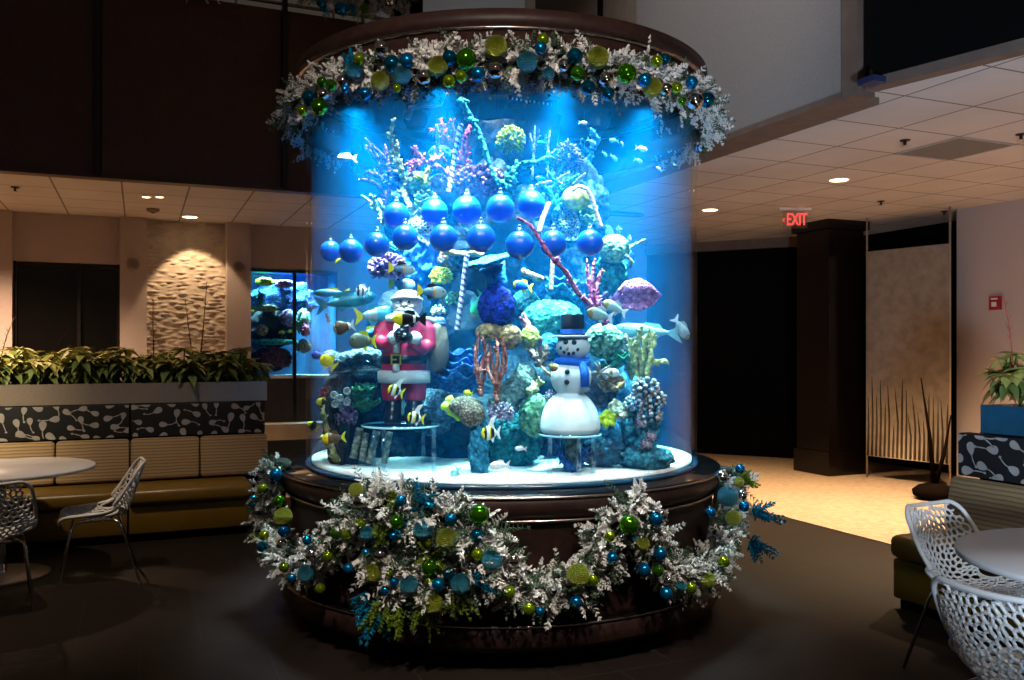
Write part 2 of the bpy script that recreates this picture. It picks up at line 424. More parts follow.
b = MB(); b.lathe(c, [(.02, -.041), (.018, -.05)], 12); b.build('sensor', m_dark, t)
for px, py, lab in ((15, 190, 'ceiling sprinkler head above the window end of the planter'), (905, 143, 'ceiling sprinkler head beside the grey air grille'), (881, 204, 'ceiling sprinkler head between the exit sign and the right wall'),
                    (1021, 137, 'ceiling sprinkler head nearest the right frame edge'), (944, 214, 'ceiling sprinkler head at the corner of the right wall'), (866, 227, 'ceiling sprinkler head above the dark pillar')):
    c = ceil_pt(px, py-3)
    t = thing('sprinkler_head', lab, 'sprinkler', c, 'ceiling sprinkler heads')
    b = MB(); b.lathe(c, [(.04, 0), (.035, -.01), (.012, -.012), (.012, -.045)], 14); b.build('body', m_dark, t)
    b = MB(); b.lathe(c, [(.03, -.045), (.03, -.05)], 14); b.build('deflector', m_steel, t)
# air grille tile
gu, gv = 5.04+.61*1, 5.89+.61*(-2)
cg = ceil_pt(963, 150)
gu = cg.x*UX+cg.y*UY; gv = -cg.x*UY+cg.y*UX
gu = 5.04+.61*round((gu-5.04)/.61-.5)+.305; gv = 5.89+.61*round((gv-5.89)/.61-.5)+.305
t = thing('air_grille', 'square grey perforated air grille set in the tiled ceiling', 'air vent', UV(gu, gv, ZC))
b = MB(); b.uvbox(gu-.29, gu+.29, gv-.29, gv+.29, ZC-.006, ZC); b.build('panel', mat('grille_panel', (.19, .19, .19), .8, col2=(.13, .13, .13), scale=160, vor=True), t)
b = MB()
for a in (-1, 1):
    b.uvbox(gu+a*.3-.012, gu+a*.3+.012, gv-.31, gv+.31, ZC-.009, ZC); b.uvbox(gu-.288, gu+.288, gv+a*.3-.012, gv+a*.3+.012, ZC-.009, ZC)
b.build('frame', mat('grille_frame', (.35, .33, .32), .6), t)

# exit sign, hung from the ceiling
ce = ceil_pt(795, 208); dE = ce.y
t = thing('exit_sign', 'clear hanging exit sign with red lettering and an arrow', 'exit sign', ce)
xr = Vector((UX*.97, UY*.97-.35, 0)).normalized(); angE = math.atan2(xr.y, xr.x)
b = MB(); b.box(ce+Vector((0, 0, -.012)), (.36, .06, .024), angE); b.build('mount', m_white, t)
zt = ce.z-.03
b = MB(); b.box(Vector((ce.x, ce.y, zt-.10)), (.28, .006, .20), angE); b.build('panel', glass_mat('sign_acrylic', (.9, .85, .85), .1, .1, False), t)
def txt(s, loc, size, ang, m, parent, name='lettering', ext=.003):
    cu = bpy.data.curves.new(name, 'FONT'); cu.body = s; cu.size = size; cu.extrude = ext; cu.align_x = 'CENTER'; cu.align_y = 'CENTER'; cu.materials.append(m)
    cu.offset = .0008
    o = bpy.data.objects.new(name, cu); COL.objects.link(o); o.parent = parent
    bpy.context.view_layer.update(); me = bpy.data.meshes.new_from_object(o.evaluated_get(bpy.context.evaluated_depsgraph_get())); bpy.data.objects.remove(o)
    o = bpy.data.objects.new(name, me); COL.objects.link(o); o.parent = parent
    o.location = Vector(loc)-Vector(parent.location); o.rotation_euler = (PI/2, 0, ang); return o
m_exit = mat('exit_red', (.9, .05, .05), .5, emit=1.4, emcol=(1, .06, .05))
fwd = Vector((xr.y, -xr.x, 0))
tt = txt('EXIT', Vector((ce.x, ce.y, zt-.105))+fwd*.008+xr*.018, .155, angE, m_exit, t); tt.scale = (.74, 1.25, 1)
b = MB(); q = Vector((ce.x, ce.y, zt-.11))+fwd*.008-xr*.135
b.tube([q+xr*.018+Vector((0, 0, .022)), q-xr*.008, q+xr*.018-Vector((0, 0, .022))], .004, 6); b.build('arrow', m_exit, t)

# fire alarm
sA = (996-CX0)/F; dA = 8.57/(sA*UX+UY); cA = Vector((sA*dA, dA, EYE+(HY-303)/F*dA))
t = thing('fire_alarm', 'small red fire alarm box on the right wall', 'fire alarm', cA)
b = MB(); b.box(cA, (.05, .13, .15), TH); b.build('housing', mat('alarm_red', (.35, .01, .015), .4), t)
b = MB(); b.box(cA+UV(-.03, 0, -.015), (.02, .05, .05), TH); b.build('strobe', m_white, t)
b = MB(); b.box(cA+UV(-.026, 0, .045), (.006, .08, .018), TH); b.build('label_plate', m_white, t)

# ================================================================== MAIN AQUARIUM
m_wood = mat('dark_walnut', (.026, .012, .009), .5, col2=(.016, .007, .006), scale=22, spec=.22, coat=.0)
m_trimm = mat('bronze_trim', (.42, .34, .30), .25, 1)
m_toe = mat('steel_kick', (.22, .18, .16), .3, 1)
aq = thing('cylinder_aquarium', 'huge round aquarium in a dark wood base and crown, full of reef fish', 'aquarium', (TC[0], TC[1], 0))
C3 = Vector((TC[0], TC[1], 0))
b = MB(); b.lathe(C3, [(1.17, 0), (1.17, .10)], 128, smooth=True); b.build('kick_ring', m_toe, aq)
b = MB(); b.lathe(C3, [(1.24, .10), (1.33, .10), (1.345, .13), (1.345, .205), (1.335, .215)], 128, caps=True); b.build('base_rim', m_wood, aq)
b = MB(); b.lathe(C3, [(1.335, .215), (1.347, .218), (1.347, .226), (1.335, .229)], 128); b.build('trim_band', m_trimm, aq)
b = MB(); b.lathe(C3, [(1.30, .229), (1.295, .26), (1.295, .69), (1.31, .715)], 128); b.build('cabinet', m_wood, aq)
b = MB(); b.lathe(C3, [(1.31, .715), (1.322, .718), (1.322, .727), (1.31, .73)], 128); b.build('trim_band', m_trimm, aq)
b = MB(); b.lathe(C3, [(1.30, .73), (1.33, .76), (1.345, .83), (1.34, .832)], 128); b.build('ledge_skirt', m_wood, aq)
b = MB(); b.lathe(C3, [(1.34, .832), (1.352, .836), (1.352, .845), (1.34, .848)], 128); b.build('trim_band', m_trimm, aq)
b = MB(); b.lathe(C3, [(1.34, .842), (1.345, .85), (1.34, .857), (.5, .857)], 128); b.build('ledge_top', mat('ledge_black', (.006, .006, .008), .08, spec=.6), aq)
m_acr = glass_mat('acrylic', (.96, .985, 1), fres=True, ior=1.36)
b = MB(); b.lathe(C3, [(1.208, .857), (1.208, 2.93)], 160, caps=False); b.lathe(C3, [(1.183, 2.93), (1.183, .857)], 160, caps=False)
b.build('acrylic_wall', m_acr, aq)
b = MB(); b.lathe(C3, [(1.184, .858), (1.211, .858), (1.211, .880), (1.184, .880)], 128, caps=False); b.build('seal_band', mat('seal_blue_reflection', (.01, .05, .10), .2), aq)  # blue reflected in the acrylic's bottom joint, put into the colour
for rr, z0, z1, nm, mm in ((1.255, 2.87, 3.115, 'crown', m_wood), (1.268, 3.127, 3.215, 'crown_cornice', m_wood)):
    b = MB(); b.lathe(C3, [(rr-.035, z0), (rr, z0), (rr, z1), (rr-.035, z1)], 160, caps=False)
    if nm == 'crown_cornice': b.lathe(C3, [(rr-.035, z1-.001), (.01, z1-.001), (.01, z1-.02), (rr-.035, z1-.02)], 160, caps=False)
    if nm == 'crown': b.lathe(C3, [(rr-.035, z1), (rr-.035, z0)], 160, caps=False)
    b.build(nm, mm, aq)
b = MB(); b.lathe(C3, [(1.22, 3.114), (1.274, 3.116), (1.274, 3.127), (1.22, 3.129)], 160, caps=False); b.build('trim_band', m_trimm, aq)
# water volume
wm = bpy.data.materials.new('water'); wm.use_nodes = True; nt = wm.node_tree; nt.nodes.remove(nt.nodes['Principled BSDF'])
vs_ = nt.nodes.new('ShaderNodeVolumeScatter'); vs_.inputs['Color'].default_value = (.0, .34, 1, 1); vs_.inputs['Density'].default_value = .11; vs_.inputs['Anisotropy'].default_value = .0
va_ = nt.nodes.new('ShaderNodeVolumeAbsorption'); va_.inputs['Color'].default_value = (.0, .84, 1, 1); va_.inputs['Density'].default_value = .52
ad_ = nt.nodes.new('ShaderNodeAddShader'); nt.links.new(vs_.outputs[0], ad_.inputs[0]); nt.links.new(va_.outputs[0], ad_.inputs[1]); nt.links.new(ad_.outputs[0], nt.nodes['Material Output'].inputs['Volume'])
b = MB(); b.lathe(C3, [(1.178, .87), (1.178, 2.90)], 96); b.build('water', wm, aq)
# lamps in the crown
LAMPS = [(-.75, -.35), (-.3, -.75), (.35, -.78), (.8, -.35), (0, -.35), (-.6, .5), (.65, .5)]
for i, (x, y) in enumerate(LAMPS):
    c = C3+Vector((x, y, 3.08))
    b = MB(); b.lathe(c, [(.07, .0), (.09, .04), (.09, .13), (.02, .14)], 20, caps=False); b.build('lamp_housing', m_dark, aq)
l = bpy.data.lights.new('aquarium_lamp', 'AREA'); l.shape = 'DISK'; l.size = 2.24; l.energy = 230; l.spread = math.radians(40); l.color = (1, .97, 1)
o = bpy.data.objects.new('aquarium_lamp', l); COL.objects.link(o); o.location = C3+Vector((0, 0, 3.06))
for i in range(10):
    a = -PI/2+2*PI*(i+.5)/10; l = bpy.data.lights.new('aquarium_lamp', 'SPOT'); l.energy = 1100 if math.sin(a) < 0 else 200; l.spot_size = math.radians(42); l.spot_blend = 1; l.color = (1, .97, 1); l.shadow_soft_size = .06
    o = bpy.data.objects.new('aquarium_lamp', l); COL.objects.link(o); o.location = C3+Vector((1.06*math.cos(a), 1.06*math.sin(a), 3.05))
    o.rotation_euler = (C3+Vector((.45*math.cos(a), .45*math.sin(a), 1.0))-o.location).to_track_quat('-Z', 'Y').to_euler()
# sand
b = MB(); rows = []
for j in range(24):
    r = 1.174*j/23
    rows.append([C3+Vector(((r+.0001)*math.cos(2*PI*k/96), (r+.0001)*math.sin(2*PI*k/96), .898+.018*noise.noise(Vector((r*3*math.cos(2*PI*k/96), r*3*math.sin(2*PI*k/96), 0)))*(1 if j < 22 else .2))) for k in range(96)])
rows.append([C3+Vector((1.174*math.cos(2*PI*k/96), 1.174*math.sin(2*PI*k/96), .881)) for k in range(96)])
b.rings(rows, False, False)
tag(b.build('sand', mat('white_sand', (.93, .93, .90), .9, bump=.5, bscale=120)), 'white sand bed covering the floor of the round aquarium', 'sand', None, 'stuff')

# ================================================================== REEF
def cm(name, c1, c2=None, bump=1, bs=48, sc=34, vor=True, rough=.75, lo=.15, hi=.75):
    if vor and name not in MATS and c2 is not None: c1, c2 = tuple((a*.75)**1.12 for a in (max(a, q) for a, q in zip(c1, c2))), tuple((min(a, q)*.3)**1.05 for a, q in zip(c1, c2))
    return mat(name, c1, rough, col2=c2, scale=sc, bump=bump, bscale=bs, vor=vor, lo=lo, hi=hi, spec=.3)
def k_(d): return d/F
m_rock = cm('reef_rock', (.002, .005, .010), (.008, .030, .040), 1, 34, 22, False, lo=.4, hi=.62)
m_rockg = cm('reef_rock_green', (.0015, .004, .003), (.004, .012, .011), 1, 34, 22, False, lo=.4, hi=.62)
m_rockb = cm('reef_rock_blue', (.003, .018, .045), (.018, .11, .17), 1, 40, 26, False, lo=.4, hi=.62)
def place_lump(name, lab, px, py, d, rx, ry, rd, m, amp=.35, fr=2.2, seed=1, cat='reef rock', amp2=.08, f2=9, group=None, ridge=False, hi=False):
    b = MB(); k = k_(d)
    b.lump(P(px, py, d), (rx*k, rd, ry*k), amp, fr, 80, 56, 0, seed, ridge, amp2=amp2*1.6, freq2=f2)
    return tag(b.build(name, m), lab, cat, group)
R = place_lump
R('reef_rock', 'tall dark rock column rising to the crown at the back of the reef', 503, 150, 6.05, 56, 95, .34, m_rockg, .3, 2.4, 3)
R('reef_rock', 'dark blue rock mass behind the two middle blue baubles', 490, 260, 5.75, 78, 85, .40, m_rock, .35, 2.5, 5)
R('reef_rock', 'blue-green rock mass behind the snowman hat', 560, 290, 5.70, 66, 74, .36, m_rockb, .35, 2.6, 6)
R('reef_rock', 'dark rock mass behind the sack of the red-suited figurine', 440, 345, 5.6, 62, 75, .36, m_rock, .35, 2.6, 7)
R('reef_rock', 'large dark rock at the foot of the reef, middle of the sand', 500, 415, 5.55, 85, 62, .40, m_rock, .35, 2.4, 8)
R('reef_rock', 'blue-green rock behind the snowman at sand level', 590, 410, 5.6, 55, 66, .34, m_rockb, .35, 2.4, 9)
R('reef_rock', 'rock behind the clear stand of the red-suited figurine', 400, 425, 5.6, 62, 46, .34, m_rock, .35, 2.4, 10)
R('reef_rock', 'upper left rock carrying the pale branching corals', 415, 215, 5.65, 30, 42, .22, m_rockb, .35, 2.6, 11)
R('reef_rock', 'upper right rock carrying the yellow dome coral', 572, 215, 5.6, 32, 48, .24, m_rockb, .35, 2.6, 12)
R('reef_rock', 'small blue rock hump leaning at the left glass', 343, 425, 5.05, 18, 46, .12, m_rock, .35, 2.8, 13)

def polyp(name, lab, px, py, d, rx, ry, n, m, fl=.35, fr=.13, cat='coral', seed=0, tipm=None, rd=None):
    """head of stubby finger branches"""
    rnd = random.Random(seed+int(px)); b = MB(); k = k_(d); c = P(px, py, d); ry_ = ry*k; rx_ = rx*k; rd = rd or (rx_+ry_)/2
    b.sphere(c, (rx_*.66, rd*.66, ry_*.66), 14, 9)
    for i in range(n):
        zz = 1-1.7*(i+.5)/n; a = i*2.39996+rnd.random()*.4; q = math.sqrt(max(0, 1-zz*zz))
        v = Vector((q*math.cos(a), q*math.sin(a), zz)); w = Vector((v.x*rx_, v.y*rd, v.z*ry_))
        e = w*(1-fl); f = w*(1+rnd.uniform(-.08, .1)); r = fr*(rx_+ry_)/2*rnd.uniform(.8, 1.15)
        side = v.orthogonal().normalized()*r*.6
        b.tube([c+e, c+(e+f)/2+side*.4, c+f, c+f+v*r*.5], [r*.7, r*.85, r, r*.45], 7, 0)
        if tipm: b.sphere(c+f+v*r*.4, r*1.25, 8, 6, 1)
    return tag(b.build(name, [m]+([tipm] if tipm else [])), lab, cat)
def ball(name, lab, px, py, d, rx, ry, m, amp=.12, fr=6, seed=0, cat='coral', ridge=True, rd=None, amp2=0, f2=16):
    b = MB(); k = k_(d)
    b.lump(P(px, py, d), (rx*k, rd or (rx+ry)/2*k, ry*k), amp, fr, 56, 36, 0, seed, ridge, amp2=amp2, freq2=f2)
    return tag(b.build(name, m), lab, cat)
def branch(name, lab, lines, d, m, r0=3, r1=1.2, nub=5, cat='coral', depth=.04, seed=1, nubr=.6, parent=None):
    """branches traced as tapering stalks; each wanders in depth, with short side nubs"""
    rnd = random.Random(seed); b = MB(); k = k_(d)
    for li, ln in enumerate(lines):
        if len(ln[0]) == 3: pts = [P(x, y, z) for x, y, z in ln]
        else: pts = [P(x, y, d+depth*math.sin(li*1.7+i*.9)) for i, (x, y) in enumerate(ln)]
        out = []
        n = len(pts)
        for i in range(n-1):
            a0, a1, a2, a3 = pts[max(i-1, 0)], pts[i], pts[i+1], pts[min(i+2, n-1)]
            for q in range(4):
                t = q/4; out.append(.5*((2*a1)+(a2-a0)*t+(2*a0-5*a1+4*a2-a3)*t*t+(3*a1-a0-3*a2+a3)*t**3))
        out.append(pts[-1])
        N_ = len(out); rr = [(r0+(r1-r0)*i/(N_-1))*k*(1+.18*math.sin(i*2.1)) for i in range(N_)]
        rr[-1] *= .5
        b.tube(out, rr, 8)
        for q in range(int(nub*(n-1))):
            i = rnd.randrange(0, N_-1); p = out[i].lerp(out[i+1], rnd.random()); tdir = (out[i+1]-out[i]).normalized()
            o = tdir.orthogonal(); o.rotate(Matrix.Rotation(rnd.random()*2*PI, 3, tdir)); o = (o.normalized()+tdir*.6).normalized()
            L_ = rr[i]*rnd.uniform(1.4, 2.4)
            b.tube([p, p+o*L_*.6, p+o*L_], [rr[i]*nubr, rr[i]*nubr*.8, rr[i]*nubr*.4], 5)
    return tag(b.build(name, m), lab, cat)
def plate(name, lab, px, py, d, rx, m, tilt=0, tilty=0, th=2.5, wav=.12, cat='coral', cup=.15, seed=0):
    b = MB(); k = k_(d); R_ = rx*k; c = P(px, py, d); M = Matrix.Rotation(math.radians(tilt), 3, 'Y') @ Matrix.Rotation(math.radians(tilty), 3, 'X')
    rings = []; n = 48
    prof = [(.05, -1), (.5, -1), (.9, -.8), (1, 0), (.9, .8), (.5, 1), (.05, 1)]
    for r, z in prof:
        ring = []
        for q in range(n):
            a = 2*PI*q/n; w = 1+wav*noise.noise(Vector((math.cos(a)*2+seed, math.sin(a)*2, seed)))*2
            h = cup*R_*(r**2)+wav*R_*r*math.sin(a*5+seed)*.5
            ring.append(M @ Vector((R_*r*w*math.cos(a), R_*r*w*math.sin(a), h+z*th*k*.5))+c)
        rings.append(ring)
    b.rings(rings); return tag(b.build(name, m), lab, cat)
def ruffle(name, lab, px, py, d, rx, ry, m, n=7, cat='coral', seed=0):
    """stack of wavy leaves"""
    rnd = random.Random(seed+int(px)); b = MB(); k = k_(d)
    for i in range(n):
        f = (i+.5)/n; cx = px+rx*rnd.uniform(-.35, .35); cy = py+ry*(1-2*f)*.8; c = P(cx, cy, d+rnd.uniform(-.05, .08)-.05*f)
        R_ = rx*k*rnd.uniform(.55, .85)*(1-.2*f); rows = []
        ph = rnd.random()*6; fq = rnd.choice((4, 5, 6))
        for j in range(7):
            r = j/6; rows.append([c+Vector(((R_*r+.001)*math.cos(a), (R_*r+.001)*math.sin(a)*.8, R_*(.45*r*r+.16*r*math.sin(a*fq+ph)-.2))) for a in [2*PI*q/40 for q in range(40)]])
        up = [[p+Vector((0, 0, -.008)) for p in row] for row in reversed(rows)]
        b.rings(rows+up, False, False)
    return tag(b.build(name, m), lab, cat)
def web(b, pts, mapf, rad, inside=None, maxe=None, nseg=4):
    vs, es, fs, *_ = delaunay_2d_cdt([Vector(p) for p in pts], [], [], 0, 1e-6)
    cen = []; emap = {}
    for fi, f in enumerate(fs):
        c = sum((vs[i] for i in f), Vector((0, 0)))/len(f); cen.append(c)
        for i in range(len(f)):
            e = tuple(sorted((f[i], f[(i+1) % len(f)]))); emap.setdefault(e, []).append(fi)
    for e, ff in emap.items():
        if len(ff) == 2:
            a, c = cen[ff[0]], cen[ff[1]]
            if maxe and (a-c).length > maxe: continue
            if inside and not (inside(a) and inside(c)): continue
            A, Bq = mapf(a), mapf(c)
            if (A-Bq).length > 1e-5:
                dd = (Bq-A).normalized()*rad*.5
                b.tube([A-dd, Bq+dd], rad, nseg, 0, True, True)
def in_poly(p, poly):
    c = False; n = len(poly)
    for i in range(n):
        a, q = poly[i], poly[i-1]
        if (a[1] > p[1]) != (q[1] > p[1]) and p[0] < (q[0]-a[0])*(p[1]-a[1])/(q[1]-a[1])+a[0]: c = not c
    return c
def fan(name, lab, poly, d, m, step=3.2, r=.9, curve=.08, seed=2, stem=None):
    rnd = random.Random(seed); xs = [p[0] for p in poly]; ys = [p[1] for p in poly]; pts = []
    x = min(xs)-step
    while x < max(xs)+step:
        y = min(ys)-step
        while y < max(ys)+step:
            pts.append((x+rnd.uniform(-1, 1)*step*.3, y+rnd.uniform(-1, 1)*step*.3)); y += step
        x += step
    b = MB(); cx = sum(xs)/len(xs); w = max(xs)-min(xs)
    f = lambda q: P(q[0], q[1], d+curve*((q[0]-cx)/w*2)**2+.02*math.sin(q[1]*.3))
    web(b, pts, f, r*k_(d), lambda q: in_poly(q, poly))
    n = len(poly)
    b.tube([f(poly[i % n]) for i in range(n+1)], r*1.3*k_(d), 6)
    bx, by = stem or poly[0]
    for i in range(0, n):
        if i % 2 == 0: b.tube([f((bx, by)), f(((bx+poly[i][0])/2+2, (by+poly[i][1])/2)), f(poly[i])], [r*2.2*k_(d), r*1.5*k_(d), r*.7*k_(d)], 6)
    return tag(b.build(name, m), lab, 'coral')

purple = cm('coral_purple', (.32, .06, .45), (.50, .16, .62)); lilac = cm('coral_lilac', (.42, .22, .62), (.65, .42, .8))
pink = cm('coral_pink', (.80, .12, .42), (.95, .40, .68)); magenta = cm('coral_magenta', (.6, .01, .14), (.7, .05, .22))
pyel = cm('coral_pale_yellow', (.55, .62, .20), (.8, .82, .45)); lime = cm('coral_lime', (.70, .80, .0), (.75, .85, .0))
mint = cm('coral_mint', (.20, .62, .40), (.45, .85, .6)); teal = cm('coral_teal', (.02, .50, .50), (.08, .75, .68))
royal = cm('coral_royal_blue', (.005, .06, .75), (.0, .02, .35)); sky = cm('coral_sky_blue', (.03, .36, .75), (.06, .55, .9))
tan = cm('coral_tan', (.95, .62, .28), (.6, .34, .14)); brown = cm('coral_brown', (.30, .17, .10), (.42, .27, .18))
grey = cm('coral_grey_green', (.20, .33, .28), (.38, .50, .42)); white = cm('coral_white', (.78, .80, .78), (.6, .66, .7))
red = cm('coral_red', (.95, .14, .08), (.95, .42, .30)); green = cm('coral_green', (.03, .32, .14), (.10, .50, .25))
dgreen = cm('coral_moss', (.06, .22, .06), (.16, .36, .10)); beige = cm('coral_beige', (.50, .50, .40), (.35, .38, .32)); cream = cm('coral_cream', (.75, .75, .55), (.55, .6, .4))
navy = cm('coral_navy', (.01, .10, .42), (.02, .2, .6))

# upper left
branch('sea_fan', 'purple branching coral, highest at the left of the reef', [[(386, 212), (385, 195), (383, 180), (376, 155), (365, 138)], [(384, 192), (372, 182), (358, 179)], [(383, 180), (375, 174), (365, 172)], [(387, 205), (390, 175), (385, 144)], [(378, 160), (370, 150), (366, 147)], [(380, 168), (384, 158), (372, 146)]], 5.3, purple, 3, 1.4, 6)
branch('staghorn_coral', 'pale yellow-green staghorn coral with a leafy tip, left of the pink branches', [[(412, 210), (403, 190), (402, 172), (397, 155), (391, 140), (393, 120)], [(400, 175), (393, 165), (390, 150)], [(402, 172), (396, 160), (397, 140)]], 5.15, pyel, 3.6, 1.6, 7, nubr=.8)
branch('staghorn_coral', 'small pale cyan twiggy coral above the blue baubles at left', [[(384, 225), (378, 210), (370, 202), (361, 195)], [(377, 209), (374, 200), (370, 194)], [(384, 222), (383, 208), (378, 198)]], 4.95, mint, 2.4, 1.2, 4)
polyp('bubble_coral', 'royal blue bubbly coral between the purple branches and pale staghorn', 392, 182, 5.2, 10, 10, 60, royal, .3, .2, seed=3)
branch('staghorn_coral', 'upright yellow-green curved coral left of the tall striped cane', [[(424, 186), (428, 170), (434, 158), (438, 142), (436, 124)], [(425, 186), (420, 178), (415, 176)]], 5.1, lime, 3, 1.8, 6)
branch('pink_branch_coral', 'pink spiky coral reaching left in front of the crimson one', [[(452, 176), (436, 166), (420, 161), (404, 165)], [(424, 162), (418, 154), (414, 147)], [(420, 162), (413, 168), (410, 176)], [(430, 163), (438, 158), (446, 160)]], 5.0, pink, 3.4, 1.4, 12)
branch('crimson_coral', 'dark crimson sea whips behind the tall striped cane', [[(452, 178), (449, 160), (446, 140), (440, 118)], [(455, 175), (456, 150), (450, 118)], [(458, 178), (462, 160), (466, 140), (470, 125)], [(450, 160), (444, 150), (438, 140)], [(455, 170), (463, 168), (468, 160)], [(447, 150), (442, 135), (432, 130)]], 5.3, magenta, 5, 2, 14)
ball('brain_coral', 'pale mint cauliflower coral under the pink branches', 419, 184, 5.2, 12, 12, mint, .22, 7, 3, amp2=.08)
ball('brain_coral', 'small sea-green coral tuft beside the striped cane', 440, 156, 5.25, 12, 10, green, .25, 7, 4)
ball('brain_coral', 'small dusty pink knobbly coral beside the cane foot', 440, 184, 5.05, 9, 9, cm('coral_dusty_pink', (.6, .2, .28), (.75, .4, .45)), .2, 9, 5)
ruffle('lettuce_coral', 'pale aqua ruffled coral just above the second blue bauble', 424, 200, 5.1, 14, 10, mint, 5)
polyp('cauliflower_coral', 'big plum cauliflower coral above the middle blue baubles', 478, 182, 5.05, 26, 17, 190, cm('coral_plum', (.50, .14, .42), (.68, .30, .60)), .3, .10, seed=5, rd=.12)
branch('teal_staghorn', 'long teal staghorn coral slanting down from the crown', [[(460, 98), (470, 118), (481, 138), (491, 168), (505, 196)], [(503, 192), (509, 176), (520, 165), (540, 161), (558, 150)], [(515, 196), (514, 180), (514, 168)], [(500, 182), (508, 190), (512, 200)]], 4.95, teal, 4, 2, 9, nubr=.7)
polyp('cauliflower_coral', 'bright lime round coral alone in the dark, above the teal branch', 511, 141, 5.4, 14, 14, 130, lime, .25, .13, seed=6)
branch('white_twig_coral', 'thin white twig coral right of the lime ball', [[(532, 180), (534, 150), (535, 125)], [(534, 148), (538, 138), (539, 129)], [(534, 152), (531, 140), (530, 133)]], 5.3, white, 1.4, .8, 5)
branch('white_twig_coral', 'shorter white twig coral between lime ball and purple bush', [[(548, 180), (548, 150), (550, 130)], [(548, 150), (545, 140), (546, 134)], [(545, 185), (560, 170), (566, 155), (568, 138)]], 5.3, white, 1.4, .8, 5)
polyp('cauliflower_coral', 'violet-blue bushy coral beside the white twigs', 567, 160, 5.3, 15, 17, 130, cm('coral_violet', (.14, .10, .45), (.35, .3, .7)), .35, .10, seed=8)
branch('cyan_tree_coral', 'bright cyan branching coral above the yellow dome', [[(556, 215), (556, 198), (562, 186), (580, 174)], [(557, 204), (566, 196), (580, 189)], [(556, 206), (548, 190), (538, 182)], [(556, 212), (560, 205), (575, 203)], [(548, 190), (555, 184), (548, 172)]], 4.98, teal, 3, 1.6, 4)
branch('white_twig_coral', 'white cross branches in front of the cyan coral', [[(536, 186), (550, 182), (565, 184)], [(545, 212), (548, 200), (552, 188), (560, 178), (570, 172)], [(572, 186), (580, 178), (586, 173)]], 5.05, white, 2, 1, 3)
branch('blue_sea_rod', 'light blue sea rod standing far right behind the reef', [[(583, 200), (587, 175), (592, 150), (594, 130)], [(590, 160), (584, 150), (582, 138)], [(592, 150), (598, 140), (590, 128)]], 5.9, sky, 3, 1.8, 5)
ball('dome_coral', 'smooth pale yellow dome coral at the upper right', 577, 198, 4.95, 15, 12, cm('coral_butter', (.88, .88, .16), (.72, .78, .16), .2), .04, 3, 1, ridge=False)
fan('lattice_fan', 'grey-blue lattice fan coral under the yellow dome', [(556, 234), (552, 215), (560, 206), (574, 208), (580, 226), (576, 240), (566, 240)], 4.98, cm('coral_grey_blue', (.35, .5, .55), (.5, .65, .7)), 2.8, .8)
ruffle('lettuce_coral', 'mint ruffled coral right of the lattice fan', 587, 212, 5.05, 12, 14, mint, 6)
ball('brain_coral', 'round sea-green coral at the far right shoulder of the reef', 614, 249, 5.0, 15, 14, mint, .16, 11, 7)
branch('spine_coral', 'short pale spines sticking out of the round sea-green coral', [[(620, 252), (632, 246), (646, 239)], [(617, 243), (619, 232), (618, 226)], [(624, 246), (630, 240), (629, 235)], [(625, 255), (632, 262), (630, 268)]], 4.98, mint, 2, 1, 4)
ball('brain_coral', 'darker teal coral column below the round sea-green coral', 610, 276, 5.1, 16, 22, cm('coral_deep_teal', (.01, .26, .28), (.03, .4, .4)), .2, 9, 8)
fan('purple_fan', 'broad pinkish purple fan coral pointing right, above the grey fish', [(610, 304), (618, 292), (626, 282), (640, 279), (650, 285), (661, 295), (652, 305), (640, 310), (622, 308)], 4.9, cm('coral_orchid', (.70, .20, .52), (.85, .38, .72)), 2.1, 1.15, stem=(610, 304))
branch('pink_tree_coral', 'large pink tree coral with a long bent arm crossing the blue baubles', [[(605, 325, 4.75), (600, 312, 4.73), (590, 304, 4.70), (578, 293, 4.62), (566, 272, 4.52), (552, 258, 4.42), (540, 240, 4.38), (530, 225, 4.38), (516, 217, 4.38)], [(603, 318), (594, 300), (588, 280), (587, 259)], [(594, 300), (592, 280), (595, 258)], [(598, 306), (596, 290), (600, 275), (603, 270)], [(552, 258), (556, 260), (560, 262)]], 4.72, pink, 3.3, 1.1, 7, nubr=.5, depth=.02)
branch('pink_branch_coral', 'lilac twiggy coral behind the right grey fish', [[(598, 315), (608, 302), (618, 294)], [(606, 304), (604, 296), (608, 292)], [(606, 305), (614, 306), (620, 300)]], 4.95, lilac, 2.6, 1.2, 8)
# middle left
polyp('finger_coral', 'lilac finger coral left of the reef under the leftmost baubles', 388, 268, 4.9, 19, 15, 90, lilac, .45, .11, seed=9)
ruffle('lettuce_coral', 'aqua shelf coral between the lower blue baubles at left', 392, 253, 5.05, 15, 13, teal, 6, seed=4)
fan('lattice_fan', 'white lacy fan coral between the upper and lower baubles', [(408, 222), (420, 208), (430, 214), (433, 232), (428, 246), (418, 238)], 5.1, white, 2.8, .9)
R('reef_rock', 'royal blue rock knob below the white lacy fan coral', 424, 262, 5.25, 18, 26, .12, cm('rock_royal', (.01, .05, .35), (.02, .12, .5), 1, 30, 10, False), .4, 3, 14)
polyp('moss_coral', 'mossy green round coral left of the striped pole', 441, 277, 5.0, 11, 10, 80, lime, .3, .13, seed=10)
polyp('moss_coral', 'dull green coral tuft touching the striped pole', 455, 299, 5.15, 9, 8, 60, dgreen, .3, .14, seed=11)
polyp('moss_coral', 'little yellow-green star coral right of the figurine head', 438, 311, 4.95, 8, 6, 26, cream, .5, .14, seed=12)
plate('plate_coral', 'tan flat plate coral over the striped pole', 462, 254, 4.95, 22, tan, 3, 6, 4, .12, cup=.05)
ball('brain_coral', 'brown rough coral under the tan plate', 453, 260, 5.1, 15, 10, brown, .2, 8, 9)
b = MB(); c0 = P(493, 268, 4.85); k = k_(4.85)
